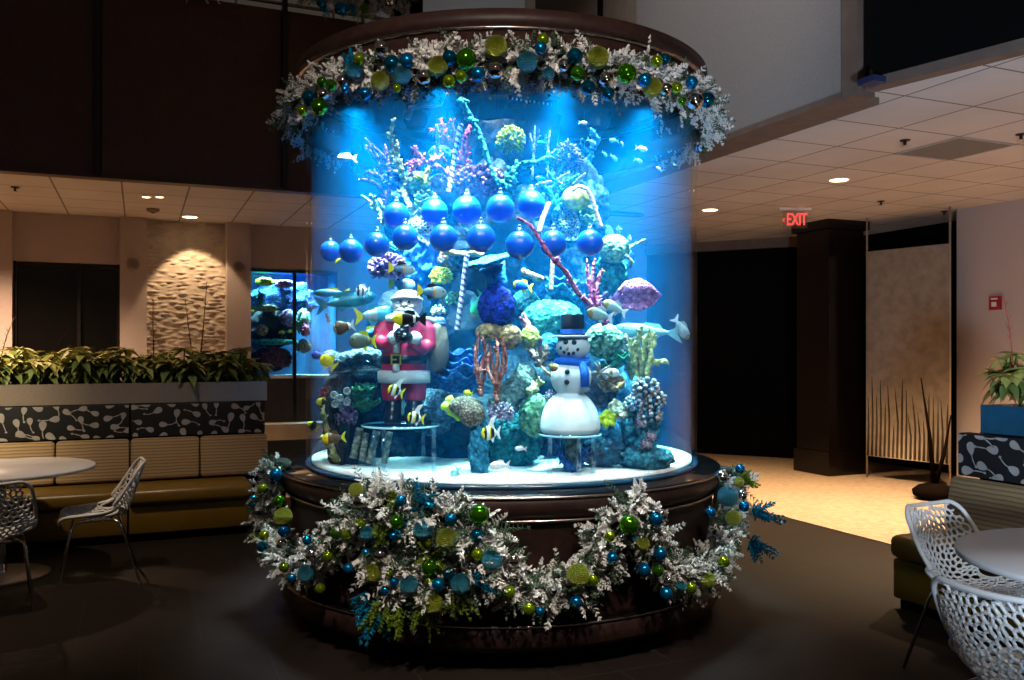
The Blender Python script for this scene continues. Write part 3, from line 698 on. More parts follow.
b.tube([P(492, 266, 4.85), P(496, 276, 4.87), P(497, 292, 4.9)], [14*k, 10*k, 13*k], 20)
vsp = tag(b.build('vase_sponge', sky), 'blue vase sponge with a wide tilted flat cup, above the royal blue ball', 'sponge')
cup_ = plate('vase_sponge_rim', 'wide flat blue sponge cup tilted above the royal blue sponge', 489, 265, 4.75, 23, sky, -14, 14, 4, .06, cup=.25)
cup_.location -= vsp.location; cup_.parent = vsp; cup_.name = 'cup'
for q in ('label', 'category'): del cup_[q]
ball('ball_sponge', 'big royal blue pitted sponge in the middle of the tank', 497, 307, 4.78, 19, 21, royal, .10, 4, 2, 'sponge')
ball('brain_coral', 'tan ridged brain coral above the left red coral', 490, 332, 4.75, 14, 9, tan, .16, 7, 11)
ball('brain_coral', 'rounder tan brain coral above the right red coral', 510, 337, 4.72, 12, 12, tan, .16, 8, 12)
branch('red_gorgonian', 'red upright branching coral, the left of the two', [[(481, 396), (480, 380), (477, 360), (478, 332)], [(481, 390), (485, 370), (485, 350), (482, 336)], [(481, 385), (476, 370), (475, 345)], [(480, 372), (483, 360), (488, 344)]], 4.62, red, 2.1, 1.1, 3)
branch('red_gorgonian', 'red upright branching coral, the fuller right one', [[(497, 402), (495, 385), (492, 365), (490, 345)], [(497, 398), (500, 378), (503, 358), (503, 336)], [(497, 390), (496, 370), (498, 350), (496, 338)], [(496, 385), (488, 370), (489, 352)], [(499, 380), (506, 368), (505, 348)], [(494, 375), (498, 362), (494, 346)]], 4.58, red, 2.3, 1.1, 3)
# middle right
plate('plate_coral', 'tan and white plate coral left of the striped twist', 532, 276, 4.95, 12, tan, 22, 5, 6, .2, cup=.1)
ruffle('lettuce_coral', 'blue shelf corals right of the striped twist foot', 560, 292, 5.0, 20, 16, sky, 8, seed=5)
ball('brain_coral', 'wide aqua-green mound coral left of the snowman hat', 552, 320, 4.95, 30, 20, cm('coral_aqua', (.03, .42, .38), (.12, .65, .5)), .2, 8, 13, rd=.12)
ball('brain_coral', 'deep green ball coral above the yellow leafy one', 526, 306, 5.05, 14, 16, cm('coral_deep_green', (.02, .2, .2), (.03, .32, .3)), .2, 8, 23)
branch('bud_coral', 'rosy pointed shell standing above the yellow coral', [[(530, 331), (527, 322), (523, 312)], [(527, 330), (524, 322), (519, 317)]], 4.8, cm('coral_rose', (.5, .15, .18), (.6, .25, .3)), 4.5, 1, 0)
ball('brain_coral', 'yellow leafy coral tapering down right of the tan brains', 530, 338, 4.78, 9, 11, cm('coral_yellow', (.8, .8, .12), (.6, .7, .1)), .3, 5, 14)
branch('brown_fork_coral', 'brown and yellow forked coral left of the snowman neck', [[(538, 366), (536, 350), (533, 340)], [(538, 364), (541, 350), (540, 336)], [(540, 366), (546, 354), (547, 345)], [(536, 358), (531, 350), (529, 352)]], 4.75, brown, 3.4, 1.6, 5)
ball('brain_coral', 'sky blue coral touching the left of the snowman head', 549, 346, 4.85, 10, 13, sky, .2, 9, 15)
branch('grey_log_coral', 'thick grey-green scaly coral log leaning beside the red corals', [[(498, 412), (512, 392), (532, 366)], [(505, 404), (518, 388), (530, 374)]], 4.75, grey, 14, 12, 0)
ball('brain_coral', 'bright green ridged coral against the big snowball', 535, 415, 4.75, 16, 21, cm('coral_grass', (.16, .55, .28), (.4, .75, .4)), .18, 9, 16)
polyp('flower_coral', 'lilac-white flower coral at the foot of the right red coral', 501, 413, 4.62, 13, 10, 90, cm('coral_pale_lilac', (.65, .5, .75), (.8, .7, .85)), .3, .13, seed=14)
ball('knob_coral', 'speckled brown round coral with a dark eye-like pit', 472, 414, 4.58, 13, 13, cm('coral_speckled', (.48, .36, .26), (.28, .2, .15), 1, 70, 70), .04, 5, 17)
ball('knob_coral', 'speckled brown flat coral resting on the round one', 465, 406, 4.63, 16, 10, cm('coral_speckled', 0), .05, 5, 18)
branch('tube_sponge', 'yellow-green tube sponge left of the speckled coral', [[(464, 414), (455, 405), (447, 397)], [(461, 418), (451, 411), (443, 404)]], 4.66, mat('sponge_lime', (.5, .7, .04), .6), 4.2, 4.6, 0, 'sponge')
b = MB(); k = k_(4.6)
b.lump(P(479, 450, 4.6), (9*k, .05, 34*k), .25, 3, 60, 60, 0, 4, amp2=.3, freq2=14)
tag(b.build('coral_pillar', cm('pillar_blue', (.02, .25, .5), (.06, .45, .65))), 'blue textured pillar under the speckled coral, standing on the sand', 'coral')
ruffle('lettuce_coral', 'deep blue folded coral bed right of the figurine sack', 463, 372, 5.0, 30, 22, navy, 9, seed=6)
ball('brain_coral', 'blue-grey ridged coral bank behind the figurine boots', 432, 412, 5.1, 26, 22, cm('coral_slate', (.08, .16, .24), (.16, .26, .36)), .2, 10, 19)
ball('brain_coral', 'green hillside coral below the bright green ridged one', 515, 440, 5.0, 26, 26, cm('coral_deep_teal', 0), .25, 6, 20)
ball('brain_coral', 'pale mint brain coral right of the snowman hat', 604, 341, 4.85, 19, 17, mint, .16, 10, 21)
ruffle('lettuce_coral', 'jade ruffled coral right of the snowman head', 612, 357, 4.9, 20, 12, cm('coral_jade', (.03, .45, .25), (.1, .6, .4)), 6, seed=7)
polyp('bubble_coral', 'blue and white bubbly coral behind the pale mint brain', 620, 352, 5.0, 12, 18, 90, white, .3, .12, seed=15)
nety = cm('coral_net_yellow', (.75, .78, .22), (.85, .85, .4))
branch('yellow_net_coral', 'tall pale yellow looping coral near the right glass', [[(640, 395), (632, 375), (625, 355), (627, 335)], [(640, 392), (641, 365), (638, 345), (642, 326)], [(642, 392), (648, 370), (651, 350), (649, 328)], [(638, 385), (634, 360), (636, 340)], [(642, 380), (644, 355), (645, 335)], [(645, 365), (655, 362), (668, 361)], [(634, 365), (630, 350), (631, 338)], [(648, 350), (654, 344), (653, 332)]], 4.95, nety, 3.6, 2.2, 3, depth=.03)
b = MB(); k = k_(4.85)
b.lump(P(641, 425, 4.85), (18*k, .10, 42*k), .3, 3, 44, 40, 0, 6, amp2=.1, freq2=10); b.lump(P(645, 458, 4.82), (27*k, .13, 12*k), .25, 3, 40, 20, 0, 3, amp2=.1)
tag(b.build('coral_tower', cm('tower_blue', (.03, .32, .55), (.1, .55, .7))), 'blue coral tower with a flared foot near the right glass', 'coral')
FL = [(645, 388, 12, 9, 'white button polyps crowning the blue tower'), (655, 400, 9, 9, 'white button polyps on the right shoulder of the blue tower'), (634, 404, 8, 8, 'white button polyps on the left shoulder of the blue tower'), (650, 416, 11, 8, 'white button polyps at the middle of the blue tower')]
for i, (x, y, a, c_, lab) in enumerate(FL): polyp('button_polyps', lab, x, y, 4.72, a, c_, 34, sky, .3, .2, seed=20+i, tipm=white, rd=.05)
for x, y, lab in ((641, 424, 'pink-white daisy polyp on the blue tower'), (651, 437, 'lilac daisy polyp low on the right of the blue tower'), (646, 445, 'smaller lilac daisy polyp lowest on the blue tower')):
    polyp('daisy_polyp', lab, x, y, 4.70, 6, 6, 26, cm('coral_pale_lilac', 0), .55, .14, seed=int(x), rd=.02)
plate('flower_coral', 'yellow-green round flower coral right of the big snowball', 608, 419, 4.72, 9, lime, 0, 70, 5, .15, cup=.2)
plate('flower_coral', 'cream disc coral above the yellow-green flower coral', 616, 407, 4.75, 8, cream, 0, 70, 5, .15, cup=.2)
plate('flower_coral', 'second cream disc coral leaning on the blue tower', 622, 413, 4.73, 7, cream, 20, 60, 5, .15, cup=.2, seed=3)
ball('brain_coral', 'blue low rock coral at sand level right of the snowman stand', 603, 452, 4.85, 22, 14, m_rockb, .3, 5, 22)
ball('brain_coral', 'brown-violet rock coral right of the snowman middle', 601, 388, 4.95, 16, 18, cm('coral_mauve', (.2, .2, .28), (.3, .28, .34)), .25, 6, 24)
branch('tan_spur_coral', 'tan twisted spur coral right of the snowman middle', [[(600, 385), (612, 381), (624, 379)], [(604, 388), (614, 388), (624, 384)]], 4.78, tan, 4, 3, 3)
polyp('bubble_coral', 'small pink-white coral against the left of the snowman middle', 551, 397, 4.7, 6, 7, 40, cm('coral_pale_lilac', 0), .3, .15, seed=25)
branch('tan_spur_coral', 'pale yellow spur coral left of the snowman middle', [[(528, 392), (536, 386), (542, 381)]], 4.62, pyel, 4, 3, 3)
# left lower
b = MB(); k = k_(5.0)
for i in range(9):
    a = 330+i*7.5; b.lump(P(a, 357+3*math.sin(i), 5.05), (9*k, .09, 6.5*k), .3, 4, 26, 16, 0, i, amp2=.15)
b.lump(P(362, 369, 5.12), (32*k, .12, 8*k), .3, 3, 40, 20, 0, 9, amp2=.1)
tag(b.build('coral_shelf', cm('shelf_blue_white', (.25, .5, .7), (.6, .8, .85), 1, 120, 90)), 'blue-white speckled coral shelf behind the yellow tang', 'coral')
R('reef_rock', 'dark rock under the speckled coral shelf', 358, 392, 5.25, 32, 26, .14, m_rock, .3, 2.8, 15)
ruffle('lettuce_coral', 'green ruffled coral left of the red-suited figurine', 362, 398, 5.0, 17, 16, green, 8, seed=8)
polyp('bubble_coral', 'crimson soft coral at the left glass', 328, 398, 5.1, 9, 12, 60, magenta, .3, .13, seed=30)
polyp('bubble_coral', 'mauve soft coral low at the left', 346, 416, 4.95, 11, 12, 70, cm('coral_mauve_pink', (.35, .14, .35), (.5, .3, .5)), .3, .13, seed=31)
for i, (x, y) in enumerate(((334, 395), (347, 391), (340, 398), (335, 404), (347, 402))):
    b = MB(); c = P(x, y, 4.86); M = Matrix.Rotation(PI/2-.2, 3, 'X'); r = 3.0*k_(4.86)
    b.tube([c+M @ Vector((r*math.cos(a), r*math.sin(a), 0)) for a in [2*PI*q/16 for q in range(17)]], r*.36, 7)
    b.cyl(c, c+Vector((0, .05, -.01)), r*.7, 10)
    tag(b.build('ring_polyp', white), 'white ring-shaped polyp on the left rock, '+['upper left of five', 'uppermost of five', 'middle of five', 'lower left of five', 'lower right of five'][i], 'polyp', 'white ring polyps on the left rock')
branch('yellow_stalk_coral', 'pale yellow knobbly stalk rising at the left glass', [[(338, 462), (331, 445), (326, 425), (322, 408)], [(330, 445), (325, 440), (322, 436)]], 4.92, pyel, 3.2, 2.2, 8)
for i, (x0, y0, x1, y1, w) in enumerate(((353, 458, 360, 428, 3.8), (362, 461, 366, 433, 3.4), (369, 463, 377, 431, 3.8), (384, 463, 390, 432, 3.2))):
    b = MB(); k = k_(4.95); pts = [P(x0+(x1-x0)*q/26, y0+(y1-y0)*q/26, 4.95) for q in range(27)]
    b.tube(pts, [w*k*(1+.14*math.sin(q*1.9)) for q in range(27)], 14)
    tag(b.build('tube_coral', beige), 'beige ringed tube coral under the clear stand, '+ordinal(i, 4), 'coral', 'beige ringed tube corals at lower left')
# hose, overflow comb
b = MB(); b.tube([P(407, 119, 5.4), P(411, 108, 5.4), (P(425, 105, 5.4)), P(440, 103, 5.4), P(443, 96, 5.4), P(436, 89, 5.4), P(418, 86, 5.4)], .02, 10)
tag(b.build('hose', m_dark), 'black bent water hose near the crown, left of the rock column', 'hose')
t = thing('overflow_box', 'dark overflow box with a row of small white teeth at the top of the reef', 'overflow box', P(528, 100, 5.5))
b = MB(); b.box(P(526, 122, 5.80), (.40, .16, .72)); b.build('body', m_black, t)
b = MB()
for i in range(10): b.sphere(P(508+i*4.4, 98+i*.65, 5.53), (.006, .006, .009), 8, 5)
b.build('teeth', m_white, t)
# striped canes
m_sw = mat('cane_white', (.42, .50, .54), .4); m_sb = mat('cane_purple', (.05, .01, .12), .4); m_sr = mat('cane_tan', (.5, .22, .12), .4)
def cane(lab, pts, r, d, m2, pitch=9):
    pts = [P(x, y, d) for x, y in pts]; out = []
    for i in range(len(pts)-1):
        n = max(2, int((pts[i+1]-pts[i]).length/(r*k_(d)*.35)))
        for q in range(n): out.append(pts[i].lerp(pts[i+1], q/n))
    out.append(pts[-1]); rr = r*k_(d); b = MB(); n = 16
    b.tube(out, rr, n)
    L_ = 0
    for f in range(len(out)-1):
        for j in range(n):
            idx = f*n+j
            b.m[idx] = 1 if ((f*.35*r/ (r*2.2) + j/n) % 1.0) < .45 else 0
    return tag(b.build('striped_cane', [m_sw, m2]), lab, 'candy cane', 'striped candy canes in the reef')
cane('tall white and purple striped cane above the baubles', [(461, 124), (455, 155), (449, 192)], 2.6, 4.85, m_sb)
cane('white and purple striped cane below the baubles, left of the blue sponge', [(467, 255), (462, 295), (457, 330)], 2.6, 4.72, m_sb)
cane('short white and tan striped cane below the right-hand baubles', [(553, 256), (552, 273), (551, 290)], 2.4, 4.68, m_sr)
cane('white and tan striped cane piece above the right-hand baubles', [(549, 203), (543, 218), (539, 232)], 2.4, 4.8, m_sr)
cane('striped cane hooked over the yellow dome coral', [(572, 190), (579, 186), (587, 189), (592, 198), (596, 212), (601, 227)], 2.2, 4.82, m_sr)

# ------------------------------------------------------------------ blue baubles hanging in the tank
m_bb = mat('bauble_blue', (.0, .12, .78), .35, .0, coat=.5); m_cap = mat('bauble_cap', (.30, .5, .7), .3, .8)
def bauble_proto():
    b = MB(); b.sphere((0, 0, 0), 1, 32, 20); o = b.build('hanging_bauble', m_bb, None, (0, 0, 0))
    b = MB(); b.lathe((0, 0, 0), [(.20, .95), (.22, 1.0), (.20, 1.16), (.05, 1.18)], 16, caps=True); cp_ = b.build('cap', m_cap, o, local=True)
    b = MB(); b.tube([(.12*math.cos(a), 0, 1.28+.12*math.sin(a)) for a in [2*PI*q/12 for q in range(13)]], .03, 6); b.build('ring', m_cap, cp_, local=True)
    return o
up = [(396.5, 215, 13), (434.5, 212, 13.3), (467, 210, 14.5), (500.3, 208.5, 14.3), (531, 204.5, 14)]
lo = [(330.5, 251, 10.5), (351, 251, 12), (377, 244.5, 12.6), (405, 237.5, 13), (443.5, 238, 14), (481, 238, 14.4), (519.5, 245, 14.5), (553, 243.5, 13.6), (590, 242.5, 13.4)]
pr = bauble_proto(); first = True
for row, lst, rho in (('upper', up, .93), ('lower', lo, 1.06)):
    for i, (x, y, r) in enumerate(lst):
        rh = rho if x > 345 else 1.02
        d = ray_cyl(x, rh); o = pr if first else copy_tree(pr); first = False
        o.location = P(x, y, d); rr = r*d/F; o.scale = (rr, rr, rr)
        tag(o, 'large matt blue bauble hanging in the tank, %s row, %s' % (row, ordinal(i, len(lst))), 'bauble', 'blue baubles hanging in the tank')

# ------------------------------------------------------------------ fish
FM = {}
def fm(n, c, r=.35, c2=None): return mat('fish_'+n, c, r, col2=c2, scale=60, spec=.5)
m_eye = mat('fish_eye', (.005, .005, .005), .1)
def fish(lab, px, py, d, Lp, ang, hr, bands, tailm, finm=None, left=True, yaw=0, tallfin=False, fork=True, name='fish', thick=.34, parts=True):
    """Lp length in pixels; hr height/length; bands [(upto, material)] from the snout; ang tilts the nose up"""
    L_ = Lp*d/F; root = None
    M = Matrix.Rotation(PI if left else 0, 3, 'Z') @ Matrix.Rotation(math.radians(yaw), 3, 'Z') @ Matrix.Rotation(-math.radians(ang), 3, 'Y')
    bl = L_*.80
    mats = [q[1] for q in bands]; b = MB(); n, N_ = 14, 22; rings = []; mis = []
    def prof(t):   # t 0 snout .. 1 tail root
        return max(.03, (math.sin(PI*min(1, t**.75*1.0))**.8)*.5*(1-.12*t)+(.10*t if t > .8 else 0)) if t < .985 else .11
    for i in range(N_+1):
        t = i/N_; h = prof(t)*hr*L_; w = h*thick*1.5 if hr > .4 else h*.75
        x = L_*.5-bl*t
        rings.append([Vector((x, w*math.cos(2*PI*q/n), h*math.sin(2*PI*q/n))) for q in range(n)])
    vs = [M @ p for r in rings for p in r]; fs = []; off = 0
    b.rings([[M @ p for p in r] for r in rings], True, True)
    for f in range(N_*n):
        t = (f//n+.5)/N_
        for j, (u, _) in enumerate(bands):
            if t <= u: b.m[f] = j; break
    b.m[-1] = len(bands)-1
    hh = hr*L_
    def blade(mb, pts, th=.004, mi=0):
        nn = len(pts); up_ = [M @ Vector((p[0], th/2, p[1])) for p in pts]; dn = [M @ Vector((p[0], -th/2, p[1])) for p in pts]
        mb.add(up_+dn, [tuple(range(nn)), tuple(range(2*nn-1, nn-1, -1))]+[(i, i+nn, (i+1) % nn+nn, (i+1) % nn) for i in range(nn)], mi)
    xt = L_*.5-bl
    tail = [(xt+.02*L_, .06*hh+.01*L_), (xt-.12*L_, .30*hh+.04*L_), (xt-.20*L_, .36*hh+.06*L_), (xt-(.12 if fork else .2)*L_, 0), (xt-.20*L_, -.36*hh-.06*L_), (xt-.12*L_, -.30*hh-.04*L_), (xt+.02*L_, -.06*hh-.01*L_)]
    dors = [(L_*.22, hh*.40), (L_*.05, hh*.62), (-L_*.15, hh*.58), (xt+.08*L_, hh*.18), (L_*0, hh*.25)]
    if tallfin: dors = [(L_*.18, hh*.40), (L_*.0, hh*.95), (-L_*.30, hh*1.15), (-L_*.12, hh*.6), (xt+.08*L_, hh*.18), (0, hh*.25)]
    anal = [(L_*.02, -hh*.42), (-L_*.10, -hh*.62), (xt+.10*L_, -hh*.2), (-L_*.05, -hh*.25)]
    finm = finm or tailm
    th = max(.003, L_*.025)
    if not parts:
        k0 = len(mats); blade(b, tail, th, k0); blade(b, dors, th, k0)
        return tag(b.build(name, mats+[tailm], None, None), lab, 'fish')
    c = P(px, py, d)
    body = b
    root = bpy.data.objects.new(name, None); COL.objects.link(root); root.location = c; root.empty_display_size = .02
    tag(root, lab, 'fish'); bo_ = body.build('body', mats, root, local=True)
    q = MB(); blade(q, tail, th); q.build('tail_fin', tailm, root, local=True)
    q = MB(); blade(q, dors, th); q.build('dorsal_fin', finm, root, local=True)
    q = MB(); blade(q, anal, th); q.build('anal_fin', finm, root, local=True)
    for sgn in (-1, 1):
        q = MB(); t = .17; h = prof(t)*hh; w = (h*thick*1.5 if hr > .4 else h*.75)
        q.sphere(M @ Vector((L_*.5-bl*t, sgn*w*.9, h*.25)), max(.0035, hh*.055), 8, 6); q.build('eye', m_eye, bo_, local=True)
    return root
def small(lab, px, py, d, Lp, ang, left, m):
    o = fish(lab, px, py, d, Lp, ang, .42, [(1, m)], m, None, left, 20, parts=False, name='small_fish')
    o.location = P(px, py, d); o['group'] = 'small pale fish in the open water'; return o
W_ = fm('white', (.85, .9, .9)); K_ = fm('black', (.006, .006, .01)); Y_ = fm('yellow', (.85, .75, .02)); BL = fm('blue', (.01, .12, .75)); GB = fm('grey_blue', (.34, .50, .52), c2=(.26, .42, .46)); TL = fm('teal', (.05, .38, .48), c2=(.03, .28, .42))
BR = fm('brown', (.12, .07, .04)); OR = fm('orange', (.6, .3, .08)); GR = fm('green', (.02, .4, .2)); PW = fm('pinkish', (.65, .5, .5)); CY = fm('pale_cyan', (.25, .6, .65)); OLV = fm('olive', (.28, .24, .10))
for a in [('slim white fish in open water above the leftmost baubles', 347, 162, 4.95, 20, 0, True, W_), ('white fish just under the crown right of the dark column', 583, 125, 5.2, 10, 0, False, W_),
          ('pale cyan fish, left end of the upper right shoal', 614, 143, 5.3, 11, 0, True, CY), ('tiny pale fish tucked behind the cyan one in the upper right shoal', 622.5, 147, 5.25, 6, 60, True, W_), ('yellowish white fish, largest of the upper right shoal', 641, 152, 5.15, 14, -8, False, W_),
          ('pale cyan fish just under the largest of the upper right shoal', 638, 163, 5.25, 10, -15, False, CY), ('pale cyan fish left of the shoal beside the blue sea rod', 604, 157, 5.3, 8, -40, False, CY), ('pale cyan fish below the shoal left end', 613, 161, 5.35, 10, -35, False, CY),
          ('cyan fish at the tip of the blue sea rod', 591, 146, 5.3, 12, -30, False, CY), ('white curled fish at the right of the shoal', 659.5, 172, 5.2, 7, 30, True, W_), ('faint small fish near the right glass below the crown', 675, 166, 5.2, 5, 0, True, CY),
          ('sky blue fish between the thin white twigs', 542, 145, 5.2, 11, -5, True, fm('sky', (.02, .35, .8))), ('sky blue fish beneath the tip of the teal branch', 546, 165, 5.1, 9, -50, False, fm('sky', 0)), ('pale blue fish lying along the cyan coral', 541, 181, 5.0, 12, 0, True, fm('sky', 0)),
          ('tiny yellow-white fish below the two leftmost baubles', 337, 265, 4.95, 8, 45, False, Y_), ('pinkish white fish above the sand in mid tank', 521, 452, 4.65, 13, 5, True, PW), ('pale pink long fish hugging the sand in mid tank', 500, 470, 4.5, 22, 0, True, PW),
          ('faint blue fish left of the snowman stand', 541, 459, 4.6, 8, 0, False, CY)]:
    small(*a)
idb = [(.16, Y_), (.34, K_), (.52, W_), (.60, Y_), (.82, K_), (1, W_)]
fish('black and white striped fish ringed with white, above the long teal fish', 363, 291, 4.8, 15, 0, .8, [(.1, W_), (.25, K_), (.5, W_), (.62, K_), (.9, W_), (1, K_)], W_, W_, True, 25)
fish('black white and yellow bannerfish in front of the red trousers', 396, 391, 4.6, 17, 20, .78, idb, Y_, W_, True, 15, True, name='bannerfish')
fish('black white and yellow bannerfish just over the clear round stand', 416, 418, 4.52, 18, 10, .74, idb, Y_, W_, True, 10, True, name='bannerfish')
fish('black white and yellow bannerfish right of the blue pillar', 491, 433, 4.45, 20, 0, .78, idb, W_, W_, True, 15, True, name='bannerfish')
fish('black fish with a yellow head end, across the beard of the figurine', 409, 319, 4.45, 34, 0, .42, [(.35, Y_), (.78, K_), (.88, W_), (1, K_)], K_, K_, True, 15, fork=False)
trb = [(.52, GB), (.58, OR), (1, fm('blue_grey', (.08, .25, .42)))]
fish('grey-blue triggerfish with yellow tail, highest of three', 402, 269, 4.55, 27, -5, .42, trb, Y_, K_, False, 12, fork=False, name='triggerfish')
fish('grey-blue triggerfish with yellow tail, just above the figurine head', 402, 284, 4.98, 27, -4, .45, trb, Y_, K_, False, 12, fork=False, name='triggerfish')
fish('grey-blue triggerfish with yellow tail, right of the figurine head', 432, 292, 4.5, 30, -5, .45, trb, Y_, K_, False, 12, fork=False, name='triggerfish')
fish('long teal wrasse stretched below the leftmost baubles', 346, 301, 4.85, 62, 10, .26, [(1, TL)], TL, TL, False, 10, name='wrasse')
fish('slim blue fish with a yellow tail edge, at the left glass', 332, 293, 4.95, 36, 0, .24, [(.35, TL), (.7, fm('bright_blue', (.02, .35, .7))), (1, TL)], Y_, Y_, True, 8, name='wrasse')
fish('stout teal fish with yellow tail behind the figurine shoulder', 376, 315, 4.8, 44, 5, .42, [(.6, TL), (1, GB)], Y_, TL, False, 12)
fish('teal fish half hidden behind the figurine arm', 373, 333, 4.95, 34, 8, .36, [(1, TL)], TL, Y_, False, 10)
fish('round dark brown fish with pale tail, left of the figurine', 344, 327, 4.72, 23, -12, .66, [(.2, GB), (.85, BR), (1, W_)], W_, TL, True, 14, name='surgeonfish')
fish('oval olive-grey fish with yellowish rim, beside the figurine elbow', 363, 341, 4.68, 28, 0, .62, [(.8, fm('slate_olive', (.16, .20, .14))), (1, OLV)], Y_, Y_, True, 14, name='surgeonfish')
fish('bright yellow tang at the left glass above the sand', 328, 362, 4.85, 18, 40, .75, [(1, Y_)], Y_, Y_, True, 16, fork=False, name='yellow_tang')
fish('royal blue tang just left of the yellow tang', 318, 355, 5.0, 13, 0, .7, [(1, BL)], BL, BL, True, 10, name='blue_tang')
fish('yellow and black fish low at the left glass', 323, 402, 4.95, 14, 5, .6, [(.5, Y_), (1, K_)], K_, Y_, True, 10)
fish('dark fish with a yellow face over the left edge of the sand', 313, 426, 5.15, 12, 30, .7, [(.4, Y_), (1, K_)], Y_, K_, True, 0)
fish('yellow-faced brown fish in front of the left rock', 334, 438, 4.75, 24, -5, .5, [(.3, Y_), (1, BR)], Y_, BR, True, 12)
fish('tiny hanging yellow-finned fish below the slim blue fish', 328, 318, 4.95, 12, 75, .3, [(1, CY)], Y_, Y_, True, 10)
fish('grey-blue fish facing left, nearer of the pair above the mint brain coral', 600, 315, 4.6, 29, 12, .48, [(.25, OLV), (1, GB)], W_, GB, True, 12)
fish('grey-blue fish facing left, upper right of the pair above the mint brain coral', 615, 308, 4.68, 28, 25, .42, [(.25, OLV), (1, GB)], W_, GB, True, 12)
fish('grey fish diving head down at the right glass', 681, 328, 5.0, 27, -55, .42, [(.2, OLV), (1, GB)], W_, GB, False, 12)
fish('long translucent teal fish behind the pale yellow coral', 648, 331, 5.05, 72, 5, .19, [(1, CY)], CY, CY, True, 6, name='wrasse')
fish('blue fish edged in yellow right of the flat blue sponge', 523, 286, 4.75, 21, 10, .52, [(.2, Y_), (.9, BL), (1, Y_)], Y_, Y_, True, 12, name='surgeonfish')
fish('green fish curled behind the royal blue sponge', 478, 304, 4.85, 28, -70, .45, [(.12, OR), (1, GR)], GR, TL, True, 10, name='parrotfish')
fish('small yellow fish above the speckled brown coral', 468, 393, 4.7, 10, 10, .6, [(.2, OLV), (1, Y_)], Y_, Y_, True, 10)
fish('pale blue fish nose down at the front of the sand', 455, 474, 4.48, 16, -65, .5, [(1, CY)], CY, CY, True, 10)
fish('brown and cream fish behind the right stick arm of the snowman', 608, 373, 4.72, 24, 0, .42, [(.4, W_), (.6, OLV), (1, W_)], OLV, W_, False, 12)
fish('yellow fish peeking behind the pale yellow coral', 633, 342, 5.05, 11, 60, .5, [(1, OLV)], Y_, Y_, False, 10)
# ================================================================== FIGURINES
m_clear = glass_mat('clear_acrylic', (.80, .93, .97), fres=True, ior=2.2)
def stand(name, lab, px, pyt, d, w, feet):
    zt = P(0, pyt, d).z; t = thing(name, lab, 'stand', (P(px, 0, d).x, d, .9)); c = P(px, pyt, d); r = w*k_(d)
    b = MB(); b.lathe(c, [(r, -.012), (r+.002, -.006), (r, 0)], 48); b.build('disc', m_clear, t)
    b = MB(); b.lathe(c, [(r+.001, -.011), (r+.004, -.006), (r+.001, -.001)], 48, caps=False); b.build('rim', mat('rim_edge_glow', (.45, .75, .80), .2), t)  # bright glow of the acrylic edge, put into a pale cyan colour
    for fx, fd in feet:
        q = P(fx, 0, d); q.y = d+fd; b = MB(); b.cyl((q.x, q.y, .89), (q.x, q.y, zt-.012), .013, 12); b.build('leg', m_clear, t)
    return t
stand('clear_stand', 'clear round acrylic stand under the red-suited figurine', 401, 424, 4.82, 39, [(388, -.16), (436, -.13), (372, .06), (420, .18)])
stand('clear_stand', 'clear acrylic stand under the snowman', 570, 433, 4.66, 31, [(549, -.10), (592, -.08), (577, -.14), (560, .14)])
b = MB(); k = k_(4.7); b.lathe(P(573, 468, 4.7), [(3*k, 0), (7*k, 10*k), (8.5*k, 22*k), (6*k, 27*k), (8*k, 32*k), (5*k, 33*k)], 20)
tag(b.build('vase_sponge', beige), 'beige vase-shaped sponge between the legs of the snowman stand', 'sponge')
branch('navy_rope_coral', 'dark blue rope coral looping below the snowman', [[(556, 438), (559, 452), (565, 463), (572, 469), (581, 462), (586, 450)]], 4.62, navy, 3.2, 3, 9)
# --- red-suited figurine
d = 4.83; k = k_(d); X0 = P(403, 0, d).x; Z0 = P(0, 423, d).z+.002
def G(px, py, dy=0): return Vector((X0+(px-403)*k, d+dy, Z0+(422.5-py)*k))
fg = thing('christmas_figurine', 'red-suited white-bearded figurine with a brown sack, standing on the round clear stand', 'figurine', (X0, d, Z0))
m_rs = mat('suit_red', (.50, .012, .06), .45, col2=(.44, .01, .05), scale=30, coat=.2); m_fur = mat('fur_white', (.82, .82, .80), .8, bump=.8, bscale=160)
m_bl = mat('boot_black', (.006, .006, .01), .3); m_skin = mat('skin_pale', (.78, .66, .60), .5); m_gold = mat('buckle_gold', (.75, .65, .08), .3, .6)
m_sack = mat('sack_brown', (.20, .14, .09), .9, bump=.6, bscale=120)
b = MB()
prof = [(383, 21, .105), (372, 23, .115), (360, 22.5, .118), (350, 22.5, .115), (335, 21.5, .105), (325, 20, .09), (318, 15, .075), (313, 8, .05)]
b.rings([[G(404+w*math.cos(a), y, dy*math.sin(a)) for a in [2*PI*q/32 for q in range(32)]] for y, w, dy in prof])
for s, pts in ((-1, [(388, 323, 0), (381, 332, -.01), (381, 343, -.03), (390, 345, -.09), (400, 338, -.125)]), (1, [(421, 323, 0), (428, 331, -.01), (429, 345, -.03), (424, 349, -.08), (414, 342, -.12)])):
    b.tube([G(*p) for p in pts], [.045, .047, .045, .040, .030], 14)
b.sphere(G(388, 324, 0), .048, 14, 8); b.sphere(G(421, 324, 0), .048, 14, 8)
coat = b.build('coat', m_rs, fg)
rm = coat.modifiers.new('r', 'REMESH'); rm.mode = 'VOXEL'; rm.voxel_size = .007; rm.use_smooth_shade = True
sm = coat.modifiers.new('s', 'SMOOTH'); sm.iterations = 4
b = MB(); b.rings([[G(404+w*math.cos(a), y, dy*math.sin(a)) for a in [2*PI*q/40 for q in range(40)]] for y, w, dy in [(382, 24, .12), (382.5, 26, .135), (377, 26.5, .14), (371, 26, .135), (370, 23, .12)]]); b.build('hem_trim', m_fur, fg)
